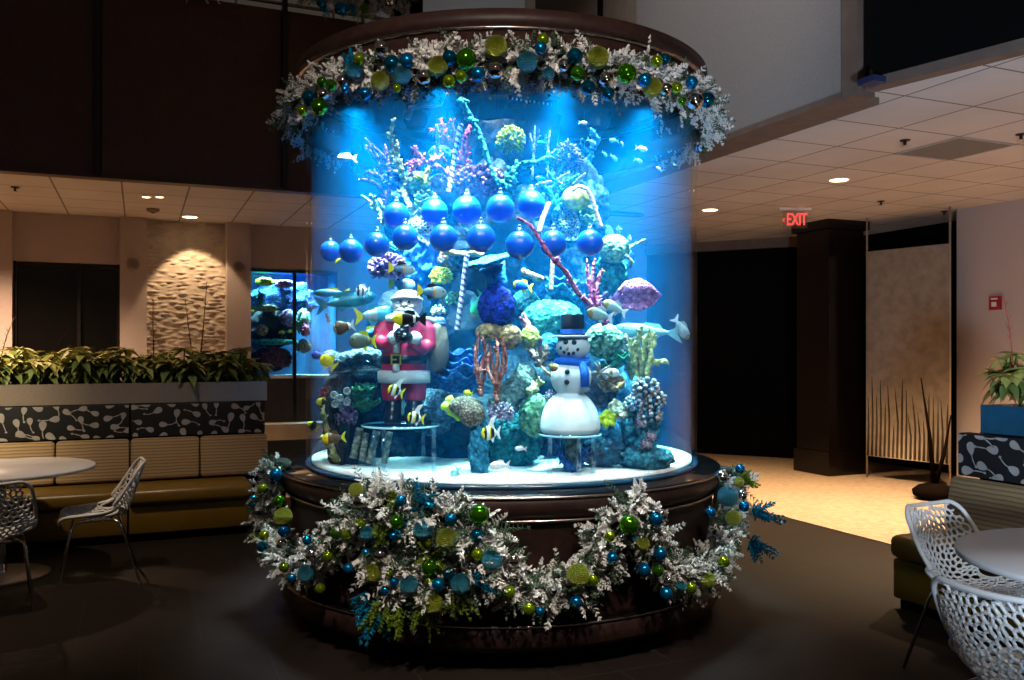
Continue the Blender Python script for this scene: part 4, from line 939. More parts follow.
b = MB(); b.rings([[G(404+w*math.cos(a), y, dy*math.sin(a)) for a in [2*PI*q/40 for q in range(40)]] for y, w, dy in [(363, 22, .115), (363, 23.4, .122), (355.5, 23.4, .122), (355.5, 22, .115)]]); belt = b.build('belt', m_bl, fg)
b = MB(); q = G(399, 359.2, -.128)
for dx, dz, sx, sz in ((-.024, 0, .007, .056), (.024, 0, .007, .056), (0, .025, .055, .007), (0, -.025, .055, .007), (-.008, 0, .02, .007)): b.box(q+Vector((dx, 0, dz)), (sx, .014, sz))
b.build('buckle', m_gold, belt)
b = MB()
b.tube([G(400, 322, -.085), G(399.5, 335, -.108), G(399, 353, -.118)], [.020, .022, .018], 10); b.tube([G(399, 364, -.120), G(399, 371, -.125)], [.018, .02], 10)
b.build('front_trim', m_fur, fg)
b = MB(); b.rings([[G(403+w*math.cos(a), y, dy*math.sin(a)-.01) for a in [2*PI*q/28 for q in range(28)]] for y, w, dy in [(322, 15, .085), (321, 18, .10), (316, 17, .095), (313, 10, .06)]]); b.build('collar', m_fur, fg)
for nm, c1, c2 in (('cuff', G(394, 341, -.11), G(400, 335, -.13)), ('cuff', G(421, 341, -.11), G(414, 336, -.135))):
    b = MB(); b.tube([c1, c1.lerp(c2, .3), c1.lerp(c2, .7), c2], [.030, .037, .037, .030], 14); b.build(nm, m_fur, fg)
for c1, c2, c3 in ((G(400, 336, -.135), G(405, 333, -.155), G(410, 331, -.16)), (G(414, 337, -.14), G(407, 338, -.165), G(403, 337, -.17))):
    b = MB(); b.tube([c1, c2, c3], [.026, .032, .018], 12); v = (c3-c1).normalized()
    for q in range(4): b.tube([c2+Vector((0, -.006, .022-.014*q)), c3+v*.01+Vector((0, -.012, .016-.012*q)), c3+v*.016+Vector((0, .008, .012-.010*q))], [.010, .0095, .008], 7)
    b.tube([c2+Vector((0, 0, .02)), c2+Vector((0, -.01, .042))+v*.012], [.012, .008], 7); b.build('mitten', m_bl, fg)
for s in (-1, 1):
    b = MB(); cx = 404+s*11.5; b.rings([[G(cx+w*math.cos(a), y, dy*math.sin(a)) for a in [2*PI*q/24 for q in range(24)]] for y, w, dy in [(400, 8.5, .055), (399, 10, .062), (392, 11, .068), (380, 11.5, .07), (376, 11, .07)]]); b.build('trouser_leg', m_rs, fg)
    b = MB(); b.rings([[G(cx-s*1+w*math.cos(a), y, dy*math.sin(a)-o) for a in [2*PI*q/24 for q in range(24)]] for y, w, dy, o in [(422.4, 8.5, .07, .025), (418, 9.2, .078, .03), (413, 8, .06, .01), (405, 8, .05, 0), (398, 8.5, .052, 0)]]); b.build('boot', m_bl, fg)
b = MB(); hc = G(407, 305, -.01); b.sphere(hc, (.070, .072, .075), 24, 16); b.sphere(hc+Vector((-.004, -.078, -.004)), (.014, .016, .013), 10, 8)
for s in (-1, 1): b.sphere(hc+Vector((s*.032-.004, -.062, -.012)), (.018, .014, .015), 10, 8); b.sphere(hc+Vector((s*.069, -.0, -.005)), (.012, .016, .02), 8, 6)
head = b.build('head', m_skin, fg)
for s in (-1, 1):
    b = MB(); b.sphere(hc+Vector((s*.024-.004, -.068, .014)), (.0075, .005, .0075), 10, 8); b.build('eye', m_bl, head)
    b = MB(); b.tube([hc+Vector((s*.012-.004, -.072, .030)), hc+Vector((s*.026-.004, -.070, .036)), hc+Vector((s*.040-.004, -.060, .030))], [.005, .007, .004], 8); b.build('eyebrow', m_fur, head)
b = MB(); b.lump(hc+Vector((-.002, -.045, -.075)), (.070, .055, .060), .15, 5, 30, 20, 0, 3, amp2=.12, freq2=14); b.lump(hc+Vector((-.003, -.072, -.032)), (.046, .020, .016), .15, 5, 24, 14, 0, 5, amp2=.1); b.build('beard', m_fur, head)
b = MB(); b.lump(hc+Vector((0, .012, .0)), (.083, .07, .082), .06, 5, 30, 20, 0, 2, amp2=.06, freq2=14); b.build('hair', m_fur, head)
b = MB(); b.tube([hc+Vector((.078*math.cos(a), .076*math.sin(a), .030-.010*math.sin(a))) for a in [2*PI*q/28 for q in range(29)]], .011, 10); hbr = b; fg_hat = None
b = MB(); b.rings([[hc+Vector((r*math.cos(a)+o, r*math.sin(a), z)) for a in [2*PI*q/24 for q in range(24)]] for r, z, o in [(.078, .030, 0), (.070, .055, .0), (.050, .075, .002), (.02, .085, .004)]]); ht = b.build('hat', mat('hat_pale', (.72, .60, .62), .6), fg); hbr.build('hat_brim', m_fur, ht)
b = MB(); b.lump(G(437, 346, .05), (.062, .085, .155), .15, 2.5, 30, 24, 0, 4); b.build('sack', m_sack, fg)
b = MB(); b.tube([G(425, 318, -.03), G(432, 320, .02), G(441, 326, .06)], [.012, .016, .02], 8); b.build('sack_rope', m_fur, fg)
b = MB(); b.sphere(G(440, 322, .03), .030, 16, 12)
for i, f in enumerate(b.f): b.m[i] = (i//16) % 4 == 1
b.m = [int(x) for x in b.m]; b.build('toy_ball', [mat('toy_blue', (.02, .1, .6), .3), m_white], fg)
# --- snowman
d = 4.66; k = k_(d); X0 = P(570, 0, d).x; Z0 = P(0, 432.5, d).z
def G(px, py, dy=0): return Vector((X0+(px-570)*k, d+dy, Z0+(432.5-py)*k))
sn = thing('snowman_figurine', 'white snowman figurine in a black top hat and blue scarf on a clear stand', 'figurine', (X0, d, Z0))
m_snow = mat('snow_white', (.80, .82, .82), .55, bump=.05, bscale=30); m_sc = mat('scarf_blue', (.0, .14, .75), .7, bump=.5, bscale=200)
b = MB()
b.lathe(G(570, 432.5), [(28*k, 0)]+[(30.3*k*math.cos(a_)**.9, (4+38*math.sin(a_))*k) for a_ in [PI/2*.97*i_/22 for i_ in range(23)]], 64)
b.sphere(G(571, 377), (20.5*k, 20*k, 21*k), 36, 22); b.sphere(G(573, 347), (17*k, 17*k, 14.5*k), 36, 22)
bd = b.build('body', m_snow, sn); rm = bd.modifiers.new('r', 'REMESH'); rm.mode = 'VOXEL'; rm.voxel_size = .005; rm.use_smooth_shade = True; sm = bd.modifiers.new('s', 'SMOOTH'); sm.iterations = 2
b = MB(); b.lathe(G(571.5, 336), [(10*k, -1*k), (19*k, -.5*k), (19*k, .8*k), (10*k, 1*k)], 36); b.lathe(G(572.5, 333), [(12*k, -2*k), (11.5*k, 6*k), (11.8*k, 17.5*k), (11.2*k, 18.5*k)], 36); th_ = b.build('top_hat', mat('felt_black', (.006, .006, .01), .7, spec=.1), sn)
b = MB(); b.lathe(G(572.5, 334), [(12.1*k, 0), (12.2*k, 4.6*k)], 36, caps=False); b.build('hat_band', m_sc, th_)
b = MB(); b.lathe(G(571.5, 336.3), [(18.5*k, -1.4*k), (19.8*k, -.4*k), (19.2*k, .9*k)], 36, caps=False); b.build('brim_edge', m_fur, th_)
b = MB(); b.tube([G(572, 362)+Vector((14.2*k*math.cos(a), 14.2*k*math.sin(a), (.8*math.sin(2*a))*k)) for a in [2*PI*q/36 for q in range(37)]], 4.4*k, 12)
b.tube([G(581, 363, -14*k), G(583, 372, -19*k), G(583.5, 386, -18.5*k)], [4*k, 4.2*k, 4.4*k], 12); b.build('scarf', m_sc, sn)
def onface(px, py, c, r):
    x = (px-c[0])*k; z = -(py-c[1])*k; return G(px, py, -math.sqrt(max(0, (r*k)**2-x*x-z*z)))
for x, y in ((565, 342), (573, 342.5)): b = MB(); b.sphere(onface(x, y, (573, 347), 17), 2.6*k, 12, 8); b.build('eye', m_bl, sn)
b = MB()
for x, y in ((560.5, 348), (563.5, 352), (568, 353.6), (572.5, 353), (576.5, 349.5)): b.sphere(onface(x, y, (573, 347), 16.4), 1.8*k, 10, 6)
b.build('mouth', m_bl, sn)
b = MB(); q = onface(567, 348, (573, 347), 16); b.tube([q+Vector((0, .01, 0)), q+Vector((-.010, -.035, 0))], [2.0*k, .5*k], 10); b.build('nose', mat('carrot', (.75, .35, .15), .6), sn)
for x, y in ((566, 371.5), (565.5, 381.5)): b = MB(); b.sphere(onface(x, y, (571, 377), 20.5), 2.6*k, 12, 8); b.build('button', m_bl, sn)
m_stick = mat('stick_grey', (.30, .28, .26), .8)
b = MB(); b.tube([G(589, 374), G(600, 372, -.02), G(610, 365, -.03)], [2.2*k, 1.8*k, .8*k], 8)
for e in ((593, 362), (612, 377), (606, 380), (598, 361)): b.tube([G(598, 372, -.02), G((598+e[0])/2+1, (372+e[1])/2-1, -.03), G(e[0], e[1], -.03)], [1.6*k, 1.3*k, .6*k], 7)
b.build('stick_arm', m_stick, sn)
b = MB(); b.tube([G(552, 376), G(546, 372, -.02), G(541, 366, -.03)], [2*k, 1.6*k, .8*k], 8); b.lump(G(553, 367, -.09), (4.5*k, .015, 4*k), .25, 4, 20, 14); b.build('stick_arm', cm('coral_tan', 0), sn)

# ================================================================== GARLANDS
m_frost = mat('flocking', (.72, .70, .67), .95, col2=(.52, .52, .49), scale=25); m_ndl = mat('needle_green', (.025, .06, .035), .8, col2=(.06, .11, .06), scale=20)
m_gblue = mat('glitter_blue', (.0, .18, .36), .25, .7, col2=(.02, .38, .55), scale=300); m_glime = mat('glitter_lime', (.10, .18, .01), .3, .6, col2=(.26, .36, .04), scale=300)
rg = random.Random(5)
def sprig(b, p, dirv, L_, frost, mi=None):
    """stem with forked, flattened flocked twiglets"""
    t = dirv.normalized(); s = t.orthogonal().normalized(); s.rotate(Matrix.Rotation(rg.random()*6.3, 3, t)); n_ = t.cross(s)
    bend = Vector((rg.uniform(-.3, .3), rg.uniform(-.3, .3), rg.uniform(-.4, .2)))*L_
    steps = 9; mfr = (0 if rg.random() < frost else 1) if mi is None else mi
    prev = p
    for i in range(1, steps+1):
        f = i/steps; q = p+t*L_*f+bend*f*f
        if i % 2 == 0: b.spike(prev, q, .0045, 1 if mi is None else mi)
        r = L_*.40*(1.10-f*.80)
        for sg in (-1, 1):
            e = q+(s*sg*.9+t*.75+n_*rg.uniform(-.5, .5)).normalized()*r*rg.uniform(.7, 1.2)
            m_ = mfr if rg.random() < .85 else (1 if mi is None else mi)
            w = .0072 if m_ == 0 else .0035
            b.spike(q, e, w, m_)
            for u in (.25, .5, .75):
                pp = q.lerp(e, u)
                b.spike(pp, pp+((e-q).normalized()*.8+n_*rg.uniform(-.9, .9)+s*rg.uniform(-.6, .6)).normalized()*r*.45, w*.9, m_)
        prev = q
    b.spike(prev, prev+t*L_*.16, .007, mfr)
def garland(name, lab, path, width, dens, n_dark=.35, drop=None):
    """path: list of (point, outward normal)"""
    c = sum((q[0] for q in path), Vector())/len(path); t = thing(name, lab, 'garland', c)
    core = MB(); core.tube([q[0]-q[1]*.03 for q in path], width*.42, 8)
    core.build('stem', mat('garland_core', (.012, .02, .012), .9), t)
    b = MB(); tot = sum((path[i+1][0]-path[i][0]).length for i in range(len(path)-1))
    for i in range(len(path)-1):
        a, q = path[i], path[i+1]; L_ = (q[0]-a[0]).length; n = dens*L_; n = int(n)+(rg.random() < n % 1)
        tg = (q[0]-a[0]).normalized(); side = a[1].cross(tg).normalized()
        for _ in range(n):
            f = rg.random(); an = rg.uniform(-1.9, 1.9); pos = a[0].lerp(q[0], f)
            rad = (a[1]*math.cos(an)+side*math.sin(an))
            base = pos+rad*width*.35*rg.random()
            dv = rad*1.0+tg*rg.uniform(-.9, .9)+Vector((0, 0, -.15))
            sprig(b, base, dv, width*rg.uniform(.6, 1.05), 1-n_dark)
    b.build('flocked_sprigs', [m_frost, m_ndl], t)['kind'] = 'stuff'
    return t
def tinsel(parent, pts, m, L_=.14, n=7):
    for p, dv in pts:
        b = MB()
        for _ in range(n): sprig(b, p, dv+Vector((rg.uniform(-.5, .5), rg.uniform(-.3, .3), rg.uniform(-.5, .5))), L_*rg.uniform(.7, 1.2), 1, 0)
        b.build('glitter_spray', m, parent)
# upper ring
path = []
for i in range(121):
    ph = math.radians(-122+244*i/120); nrm = Vector((math.sin(ph), -math.cos(ph), 0))
    path.append((Vector((TC[0], TC[1], 2.955+.014*math.sin(i*.5)))+nrm*1.25, nrm))
gt = garland('upper_garland', 'flocked green garland with balls wound around the aquarium crown', path, .125, 260)
# lower swags from picture points
def swag(name, lab, pts, width, dens, rho=1.37, nd=.35):
    out = []; P3 = []
    for q in pts:
        x, y = q[0], q[1]; rh = q[2] if len(q) > 2 else rho
        d = ray_cyl(x, rh); P3.append(P(x, y, d))
    n = len(P3)
    for i in range(n-1):
        a0, a1, a2, a3 = P3[max(i-1, 0)], P3[i], P3[i+1], P3[min(i+2, n-1)]
        for q in range(6):
            t = q/6; p = .5*((2*a1)+(a2-a0)*t+(2*a0-5*a1+4*a2-a3)*t*t+(3*a1-a0-3*a2+a3)*t**3)
            nr = Vector((p.x-TC[0], p.y-TC[1], 0)).normalized(); out.append((p, nr))
    nr = Vector((P3[-1].x-TC[0], P3[-1].y-TC[1], 0)).normalized(); out.append((P3[-1], nr))
    return garland(name, lab, out, width, dens, nd)
g1 = swag('swag_garland', 'flocked garland swag hanging down the left side of the aquarium base', [(278, 462), (273, 490), (272, 525), (285, 552), (306, 563), (328, 548), (345, 527), (362, 510)], .12, 280)
g2 = swag('swag_garland', 'big full flocked garland cluster at the front left of the aquarium base', [(358, 520), (385, 505), (415, 515), (445, 520), (478, 535), (490, 558), (505, 572)], .155, 330)
g2b = swag('swag_garland', 'dense lower bunch of flocked garland hanging below the front left cluster', [(375, 545), (400, 565), (425, 585), (445, 588), (465, 570)], .15, 350)
g3 = swag('swag_garland', 'flocked garland swag across the front centre of the aquarium base', [(500, 572), (525, 586), (552, 588), (578, 578), (598, 560), (606, 535), (622, 515), (640, 500)], .125, 300)
g4 = swag('swag_garland', 'flocked garland swag on the right side of the aquarium base', [(640, 512), (650, 540), (655, 565), (675, 572), (698, 570), (716, 552), (722, 528), (727, 500), (729, 468)], .125, 300)
def gp(x, y, rh=1.45): d = ray_cyl(x, rh); return P(x, y, d)
tinsel(g2b, [(gp(368, 590), Vector((-.2, -.1, -1))), (gp(378, 600), Vector((-.4, -.1, -1)))], m_gblue, .16, 5)
tinsel(g2, [(gp(418, 503), Vector((.5, -.2, .2))), (gp(392, 520), Vector((.4, -.3, 0))), (gp(470, 574), Vector((1, -.3, -.2)))], m_gblue, .12, 5)
tinsel(g2b, [(gp(385, 600), Vector((-.2, -.3, -1))), (gp(400, 605), Vector((0, -.3, -1))), (gp(425, 605), Vector((0, -.3, -1))), (gp(452, 590), Vector((.4, -.3, -.9)))], m_glime, .11, 5)
tinsel(g2, [(gp(392, 512), Vector((.2, -.5, .4))), (gp(385, 535), Vector((0, -.6, .3))), (gp(432, 560), Vector((0, -.6, .5)))], m_glime, .10, 5)
tinsel(g4, [(gp(750, 512), Vector((1, -.2, -.1)))], m_gblue, .14, 6); tinsel(g4, [(gp(748, 540), Vector((.6, -.2, -.4)))], m_gblue, .14, 5)
tinsel(g4, [(gp(738, 478), Vector((.8, -.3, .1)))], m_glime, .09, 6)
tinsel(gt, [(P(416, 84, ray_cyl(416, 1.36)), Vector((.7, -.2, .2))), (P(350, 70, ray_cyl(350, 1.36)), Vector((.1, -.3, 1)))], m_gblue, .09, 5)
tinsel(gt, [(P(318, 112, ray_cyl(318, 1.33)), Vector((.4, -.5, .2)))], m_glime, .09, 6)
# balls
def gl_mat(name, c, c2):
    m = mat(name, c, .3, .3, col2=c2, scale=13, vor=True, bump=1, bscale=13, lo=.1, hi=.6)
    [setattr(n_.inputs['Distance'], 'default_value', .4) for n_ in m.node_tree.nodes if n_.type == 'BUMP']; return m
KIND = {
 'S': ('shiny_ball', 'silver mirror ball', mat('ball_silver', (.80, .74, .72), .06, 1), False),
 'L': ('shiny_ball', 'shiny lime ball', mat('ball_lime', (.30, .48, .01), .14, .85), False),
 'G': ('shiny_ball', 'glossy green ball', mat('ball_green', (.08, .34, .01), .08, .9), False),
 'B': ('shiny_ball', 'satin blue ball', mat('ball_blue', (.0, .20, .48), .22, .85), False),
 'D': ('shiny_ball', 'glossy dark teal ball', mat('ball_teal_dark', (.0, .16, .28), .08, .9), False),
 'T': ('glitter_ball', 'glittery teal ball', gl_mat('ball_glitter_teal', (.12, .66, .82), (.02, .26, .42)), True),
 'Y': ('glitter_ball', 'glittery lime ball', gl_mat('ball_glitter_lime', (.72, .80, .10), (.32, .38, .02)), True)}
m_gold_cap = mat('cap_silver', (.6, .6, .58), .3, 1)
PRO = {}
def ball_proto(kd):
    nm, _, m, gl = KIND[kd]; b = MB()
    if gl:
        b.sphere((0, 0, 0), 1, 36, 24)
    else: b.sphere((0, 0, 0), 1, 28, 18)
    o = b.build(nm, m, None, (0, 0, 0)); b = MB(); b.lathe((0, 0, 0), [(.2, .94), (.2, 1.12), (.06, 1.16), (.05, 1.3)], 12); b.build('cap', m_gold_cap, o, local=True); return o
TOP = "S381,48,7;L359,59,5.5;T354,70.5,8;G322,82,5;G331.6,85,5;S342.5,81,6;S323,94,5.5;D310,98,8;G319,107,8;L302,110.6,5;B298,132,5;D306.5,122,6;G306.5,139,4;B345,89,4;B365,93.6,6;Y380,81,9;D392,63.5,8;B407,60.7,7;T402,75,9;L397,88,4;S424,77,7;Y438,66,9.5;D449.5,57.6,7;G466,59,10;L449,81,6;L461,76,5.5;B478,74,7;Y496,47,11;S495.4,70,8;T527,62,10;L543,39.5,5.5;B540.5,48,6;S564,65,6;T548.7,73,6;D575,56,7.5;G577.6,73,7;D588,87.5,7;Y598,57.6,10.5;S606,79,7;D608,93.6,6.5;G626.6,73.4,9.5;B644.5,80,6.5;Y652,87,9.5;L657,61,5.5;D664.7,59,5.5;S666,89,6;L676.5,87.5,5.5;B691.8,82.4,6;S695,101,8;D707,100,7.5;G682,101,4;G692,121,6;S704,121,5;L709.4,128,5;B699,130.6,5;B698.4,147.8,5;L707,145.4,4"
BOT = "B276,475,6.5;L262.6,489,5;B253.4,499,4;B254,507,4.5;G279.6,501,5.5;Y283,517,9;B284,530.5,6;L255,538,4;L264,535.6,4.5;D262,546.6,5;L284,567,5;B292,578.6,4.5;T305.7,573.5,8;L320.4,588.5,5;S311,555.5,5;S281.5,543.8,5;B307,540.4,4.5;L327.7,556.5,5;G336,533.5,5.5;L346.5,534.7,5;S360.6,500.6,7.5;L360,524,5.5;T367.6,533.5,7;B348.4,568.4,5;Y356,490,7;B401,501,5.5;G397,522,7;B394,536,4.5;L381,537,4;S380.6,555,7;B365.8,553,4.5;Y371.6,573.5,9;L389.5,574,3.5;B394,582,4.5;B385,590.5,4.5;T409,585,9;T423.5,529,9.5;B451,519.4,6;G479.5,514.7,9.5;Y447,539,10.5;D477,535.4,6.5;L428.7,543.4,3.5;S463,557.5,6;L477.6,554.7,6;T491.8,559.9,10;G430,567.6,8;L429.4,580.6,4;B438.4,584.6,6.5;D448.7,573.5,6;T460.7,584,10;Y433,604,10;S513.5,561,6;L509,592,6;L529,608.8,6;B540,611.5,4.5;Y578,575.3,11;L593,580.6,5.5;B575.3,602.3,6.5;G629,525,9.5;L610,536.6,5;B612,558,6;B656,519,7;S661,515,6;Y643,543.9,6.5;B660,553.7,6.5;B644,570,6.5;G658,571,5.5;S668,581,4.5;B665.8,593.7,6.5;T634,537.7,3.5;T728,496,10;Y738.8,482,5;S721.6,476,6;B710.6,512.4,5;B744,506.5,5;Y733.4,518,7.5;L724,561.8,5.5;Y708,580.6,7.5;T681.6,586,5;L691,588,5.5;B740,468.8,4.5;S742,494.7,5"
for gname, data, rho, grp in (('upper garland', TOP, 1.40, 'balls on the upper garland'), ('lower garland', BOT, 1.50, 'balls on the lower garland')):
    items = []
    for it in data.split(';'):
        x, y, r = it[1:].split(','); items.append((it[0], float(x), float(y), float(r)))
    for kd in KIND:
        sel = sorted([q for q in items if q[0] == kd], key=lambda q: q[1])
        for i, (_, x, y, r) in enumerate(sel):
            if kd not in PRO: PRO[kd] = o = ball_proto(kd)
            else: o = copy_tree(PRO[kd])
            rh = rho+(.02 if kd in 'BL' and rho < 1.45 else 0)
            s_ = (x-TC[0]*0-502)/F; d = ray_cyl(x, rh)
            sn_ = abs((P(x, y, d).x-TC[0])/rh)
            if sn_ > .93: d = max(d, 5.2)
            if gname[0] == 'u' and y > 118: d = 5.55
            p = P(x, y, d); rr = r*1.06*d/F
            o.location = p; o.scale = (rr, rr, rr)
            o.rotation_euler = (rg.uniform(-.5, .5), rg.uniform(-.5, .5), rg.random()*6)
            size = 'large ' if r >= 8.5 else ('small ' if r < 5 else '')
            tag(o, '%s on the %s, %s of its kind there' % (KIND[kd][1], gname, ordinal(i, len(sel)) or 'the only one'), 'christmas ball', grp)
# garland on the balcony rail, top of the picture
def straight(name, lab, a, c, width, dens):
    out = []
    for i in range(13):
        p = a.lerp(c, i/12)+Vector((0, 0, -.05*math.sin(i/12*PI))); out.append((p, Vector((.2, -1, -.2)).normalized()))
    return garland(name, lab, out, width, dens)
gA, gB = P(305, -16, 8.35), P(408, -6, 8.8)
gr = straight('balcony_garland', 'flocked garland hanging from the balcony rail above the crown', gA, gB, .19, 190)
tinsel(gr, [(P(322, 2, 8.3), Vector((0, -.3, -1))), (P(352, 4, 8.4), Vector((0, -.3, -1)))], m_gblue, .12, 5)
tinsel(gr, [(P(365, 3, 8.4), Vector((0, -.3, -1)))], m_glime, .12, 6)
gs = straight('balcony_garland', 'short green garland tip hanging over the balcony edge, left of the longer one', P(180, -22, 8.1), P(214, -18, 8.2), .16, 120)
for lab, x, y, r, kd in (('large teal ball hanging from the balcony garland', 341, 8.5, 6.5, 'B'), ('pale blue ball at the right end of the balcony garland', 390, 1, 5, 'S'), ('dark blue ball at the left end of the balcony garland', 321, 3, 4.5, 'D')):
    o = copy_tree(PRO[kd]); d = 8.22; o.location = P(x, y, d); rr = r*d/F; o.scale = (rr, rr, rr); tag(o, lab, 'christmas ball', 'balls on the balcony garland')

# ================================================================== FURNITURE
m_shell = mat('shell_white', (.70, .69, .66), .35, col2=(.66, .65, .62), scale=10, coat=.2)
m_leg = m_chrome
def crv(tbl, s):
    n = len(tbl)
    for i in range(n-1):
        if s <= tbl[i+1][0] or i == n-2:
            a = tbl[max(i-1, 0)]; p = tbl[i]; q = tbl[i+1]; z = tbl[min(i+2, n-1)]
            t = (s-p[0])/(q[0]-p[0]); out = []
            for j in range(1, len(p)):
                m0 = (q[j]-a[j])/(q[0]-a[0]) if q[0] != a[0] else 0; m1 = (z[j]-p[j])/(z[0]-p[0]); h = q[0]-p[0]
                out.append((2*t**3-3*t*t+1)*p[j]+(t**3-2*t*t+t)*m0*h+(-2*t**3+3*t*t)*q[j]+(t**3-t*t)*m1*h)
            return out
CT = [(0, .235, .430, .185, .005), (.10, .215, .455, .21, .015), (.28, .08, .448, .232, .035), (.45, -.08, .435, .245, .07), (.56, -.17, .455, .25, .11), (.66, -.215, .52, .25, .115), (.80, -.25, .63, .243, .08), (.92, -.285, .74, .225, .05), (1.0, -.31, .815, .20, .03)]
def shell(s, t, off=0):
    s = max(0, min(1, s)); x, z, w, lift = crv(CT, s)
    x2, z2, *_ = crv(CT, min(1, s+.01)); x1, z1, *_ = crv(CT, max(0, s-.01))
    tg = Vector((x2-x1, 0, z2-z1)).normalized(); nr = Vector((-tg.z, 0, tg.x))
    if nr.z < 0 and s < .5: nr = -nr
    nr = Vector((tg.z*-1, 0, tg.x)); 
    if nr.x < 0 and s > .6: nr = -nr
    if s <= .6 and nr.z < 0: nr = -nr
    return Vector((x, w*t, z))+nr*(lift*t*t+off)
def make_chair():
    root = bpy.data.objects.new('openwork_chair', None); COL.objects.link(root); root['category'] = 'chair'; root['group'] = 'white openwork shell chairs'
    rc = random.Random(4); pts = []
    tries = 0
    while tries < 9000:
        tries += 1; p = (rc.uniform(-.06, 1.06)*.86, rc.uniform(-1.12, 1.12)*.24)
        if all((p[0]-q[0])**2+(p[1]-q[1])**2 > .0255**2 for q in pts): pts.append(p)
    def ins(q):
        s, t = q[0]/.86, q[1]/.24
        if not (.02 < s < .985 and abs(t) < .97): return False
        if s > .85 and abs(t) > .97-(s-.85)*1.6: return False
        if ((s-.47)/.085)**2+((abs(t)-.80)/.17)**2 < 1: return False
        return True
    b = MB(); web(b, pts, lambda q: shell(q[0]/.86, q[1]/.24), .0075, ins, .06, 4)
    b.build('openwork_shell', m_shell, root, local=True)
    b = MB(); rim = []
    for i in range(41): rim.append(shell(i/40*.93, 1))
    for i in range(1, 8): a = i/8*PI/2; rim.append(shell(.93+.07*math.sin(a), 1-.25*(1-math.cos(a))))
    for i in range(0, 13): rim.append(shell(1, .75-1.5*i/12))
    for i in range(7, 0, -1): a = i/8*PI/2; rim.append(shell(.93+.07*math.sin(a), -1+.25*(1-math.cos(a))))
    for i in range(40, -1, -1): rim.append(shell(i/40*.93, -1))
    for i in range(1, 12): rim.append(shell(-0.0, -1+2*i/12)+Vector((.012*math.sin(PI*i/12), 0, -.006)))
    rim.append(rim[0]); b.tube(rim, .0115, 8)
    for sg in (-1, 1): b.tube([shell(.47+.088*math.cos(a), sg*(.79+.165*math.sin(a))) for a in [2*PI*q/20 for q in range(21)]], .009, 6)
    b.build('rim', m_shell, root, local=True)
    for sg in (-1, 1):
        for fx, tx in ((.15, .245), (-.13, -.26)):
            b = MB(); b.tube([(0.02, sg*.10, .425), (fx*.7, sg*.155, .43), (fx*1.02, sg*.185, .415), (fx*1.12, sg*.195, .38), (tx, sg*.235, .004)], .0085, 10); b.build('leg', m_leg, root, local=True)
    b = MB(); b.rbox((0, 0, .423), (.20, .24, .018), .006); b.build('seat_mount', m_leg, root, local=True)
    return root
ch = make_chair()
chairs = [((-2.83, 5.95), PI+.45, 'white openwork chair in side view, facing the left round table'), ((-3.14, 5.23), PI/2+.55, 'white openwork chair cut by the left frame edge, backed to the camera'),
          ((2.22, 4.12), math.atan2(-.80, .42), 'white openwork chair on the far side of the right table, beside the booth'), ((1.76, 2.92), math.atan2(.42, .85), 'nearest white openwork chair at the right table, seen from behind')]
for i, ((x, y), rz, lab) in enumerate(chairs):
    o = ch if i == 0 else copy_tree(ch); o.location = (x, y, 0); o.rotation_euler = (0, 0, rz); o.scale = (.95, .95, .95); o['label'] = lab
m_top = mat('table_white', (.66, .64, .62), .35, col2=(.63, .61, .59), scale=4)
def table(lab, x, y, r=.60):
    t = thing('round_table', lab, 'table', (x, y, 0)); c = Vector((x, y, 0))
    b = MB(); b.lathe(c, [(r-.03, .712), (r-.004, .716), (r, .725), (r, .736), (r-.004, .742)], 72); b.build('tabletop', m_top, t)
    b = MB(); b.lathe(c, [(.06, .018), (.048, .03), (.045, .1), (.045, .66), (.055, .69), (.15, .711)], 28); b.build('column', m_chrome, t)
    b = MB(); b.lathe(c, [(.32, 0), (.32, .008), (.30, .014), (.08, .026)], 48); b.build('base', m_steel, t)
table('white round table in front of the left booth', -3.52, 5.97); table('white round table at the right frame edge', 2.38, 3.36)

m_olive = mat('olive_vinyl', (.17, .095, .010), .35, col2=(.15, .085, .008), scale=8, spec=.5)
m_slat = None
def slat_mat():
    m, nt, bs = new_mat('striped_upholstery'); N, L = nt.nodes, nt.links
    tc = N.new('ShaderNodeTexCoord'); w = N.new('ShaderNodeTexWave'); w.bands_direction = 'Z'; w.wave_profile = 'SAW'; w.inputs['Scale'].default_value = 12; w.inputs['Distortion'].default_value = 1.0; w.inputs['Detail'].default_value = 1; w.inputs['Detail Scale'].default_value = .6
    L.new(tc.outputs['Object'], w.inputs['Vector']); r = N.new('ShaderNodeValToRGB'); r.color_ramp.elements[0].color = (.34, .23, .11, 1); r.color_ramp.elements[1].color = (.13, .08, .03, 1); r.color_ramp.elements[0].position = .55; r.color_ramp.elements[1].position = .98
    L.new(w.outputs['Fac'], r.inputs['Fac']); L.new(r.outputs['Color'], bs.inputs['Base Color']); bs.inputs['Roughness'].default_value = .8
    bn = N.new('ShaderNodeBump'); bn.inputs['Strength'].default_value = .6; bn.inputs['Distance'].default_value = .01; bn.invert = True; L.new(w.outputs['Fac'], bn.inputs['Height']); L.new(bn.outputs['Normal'], bs.inputs['Normal']); return m
m_slat = slat_mat()
m_pat = mat('pattern_black', (.006, .006, .008), .8); m_patw = mat('pattern_grey', (.38, .36, .33), .8)
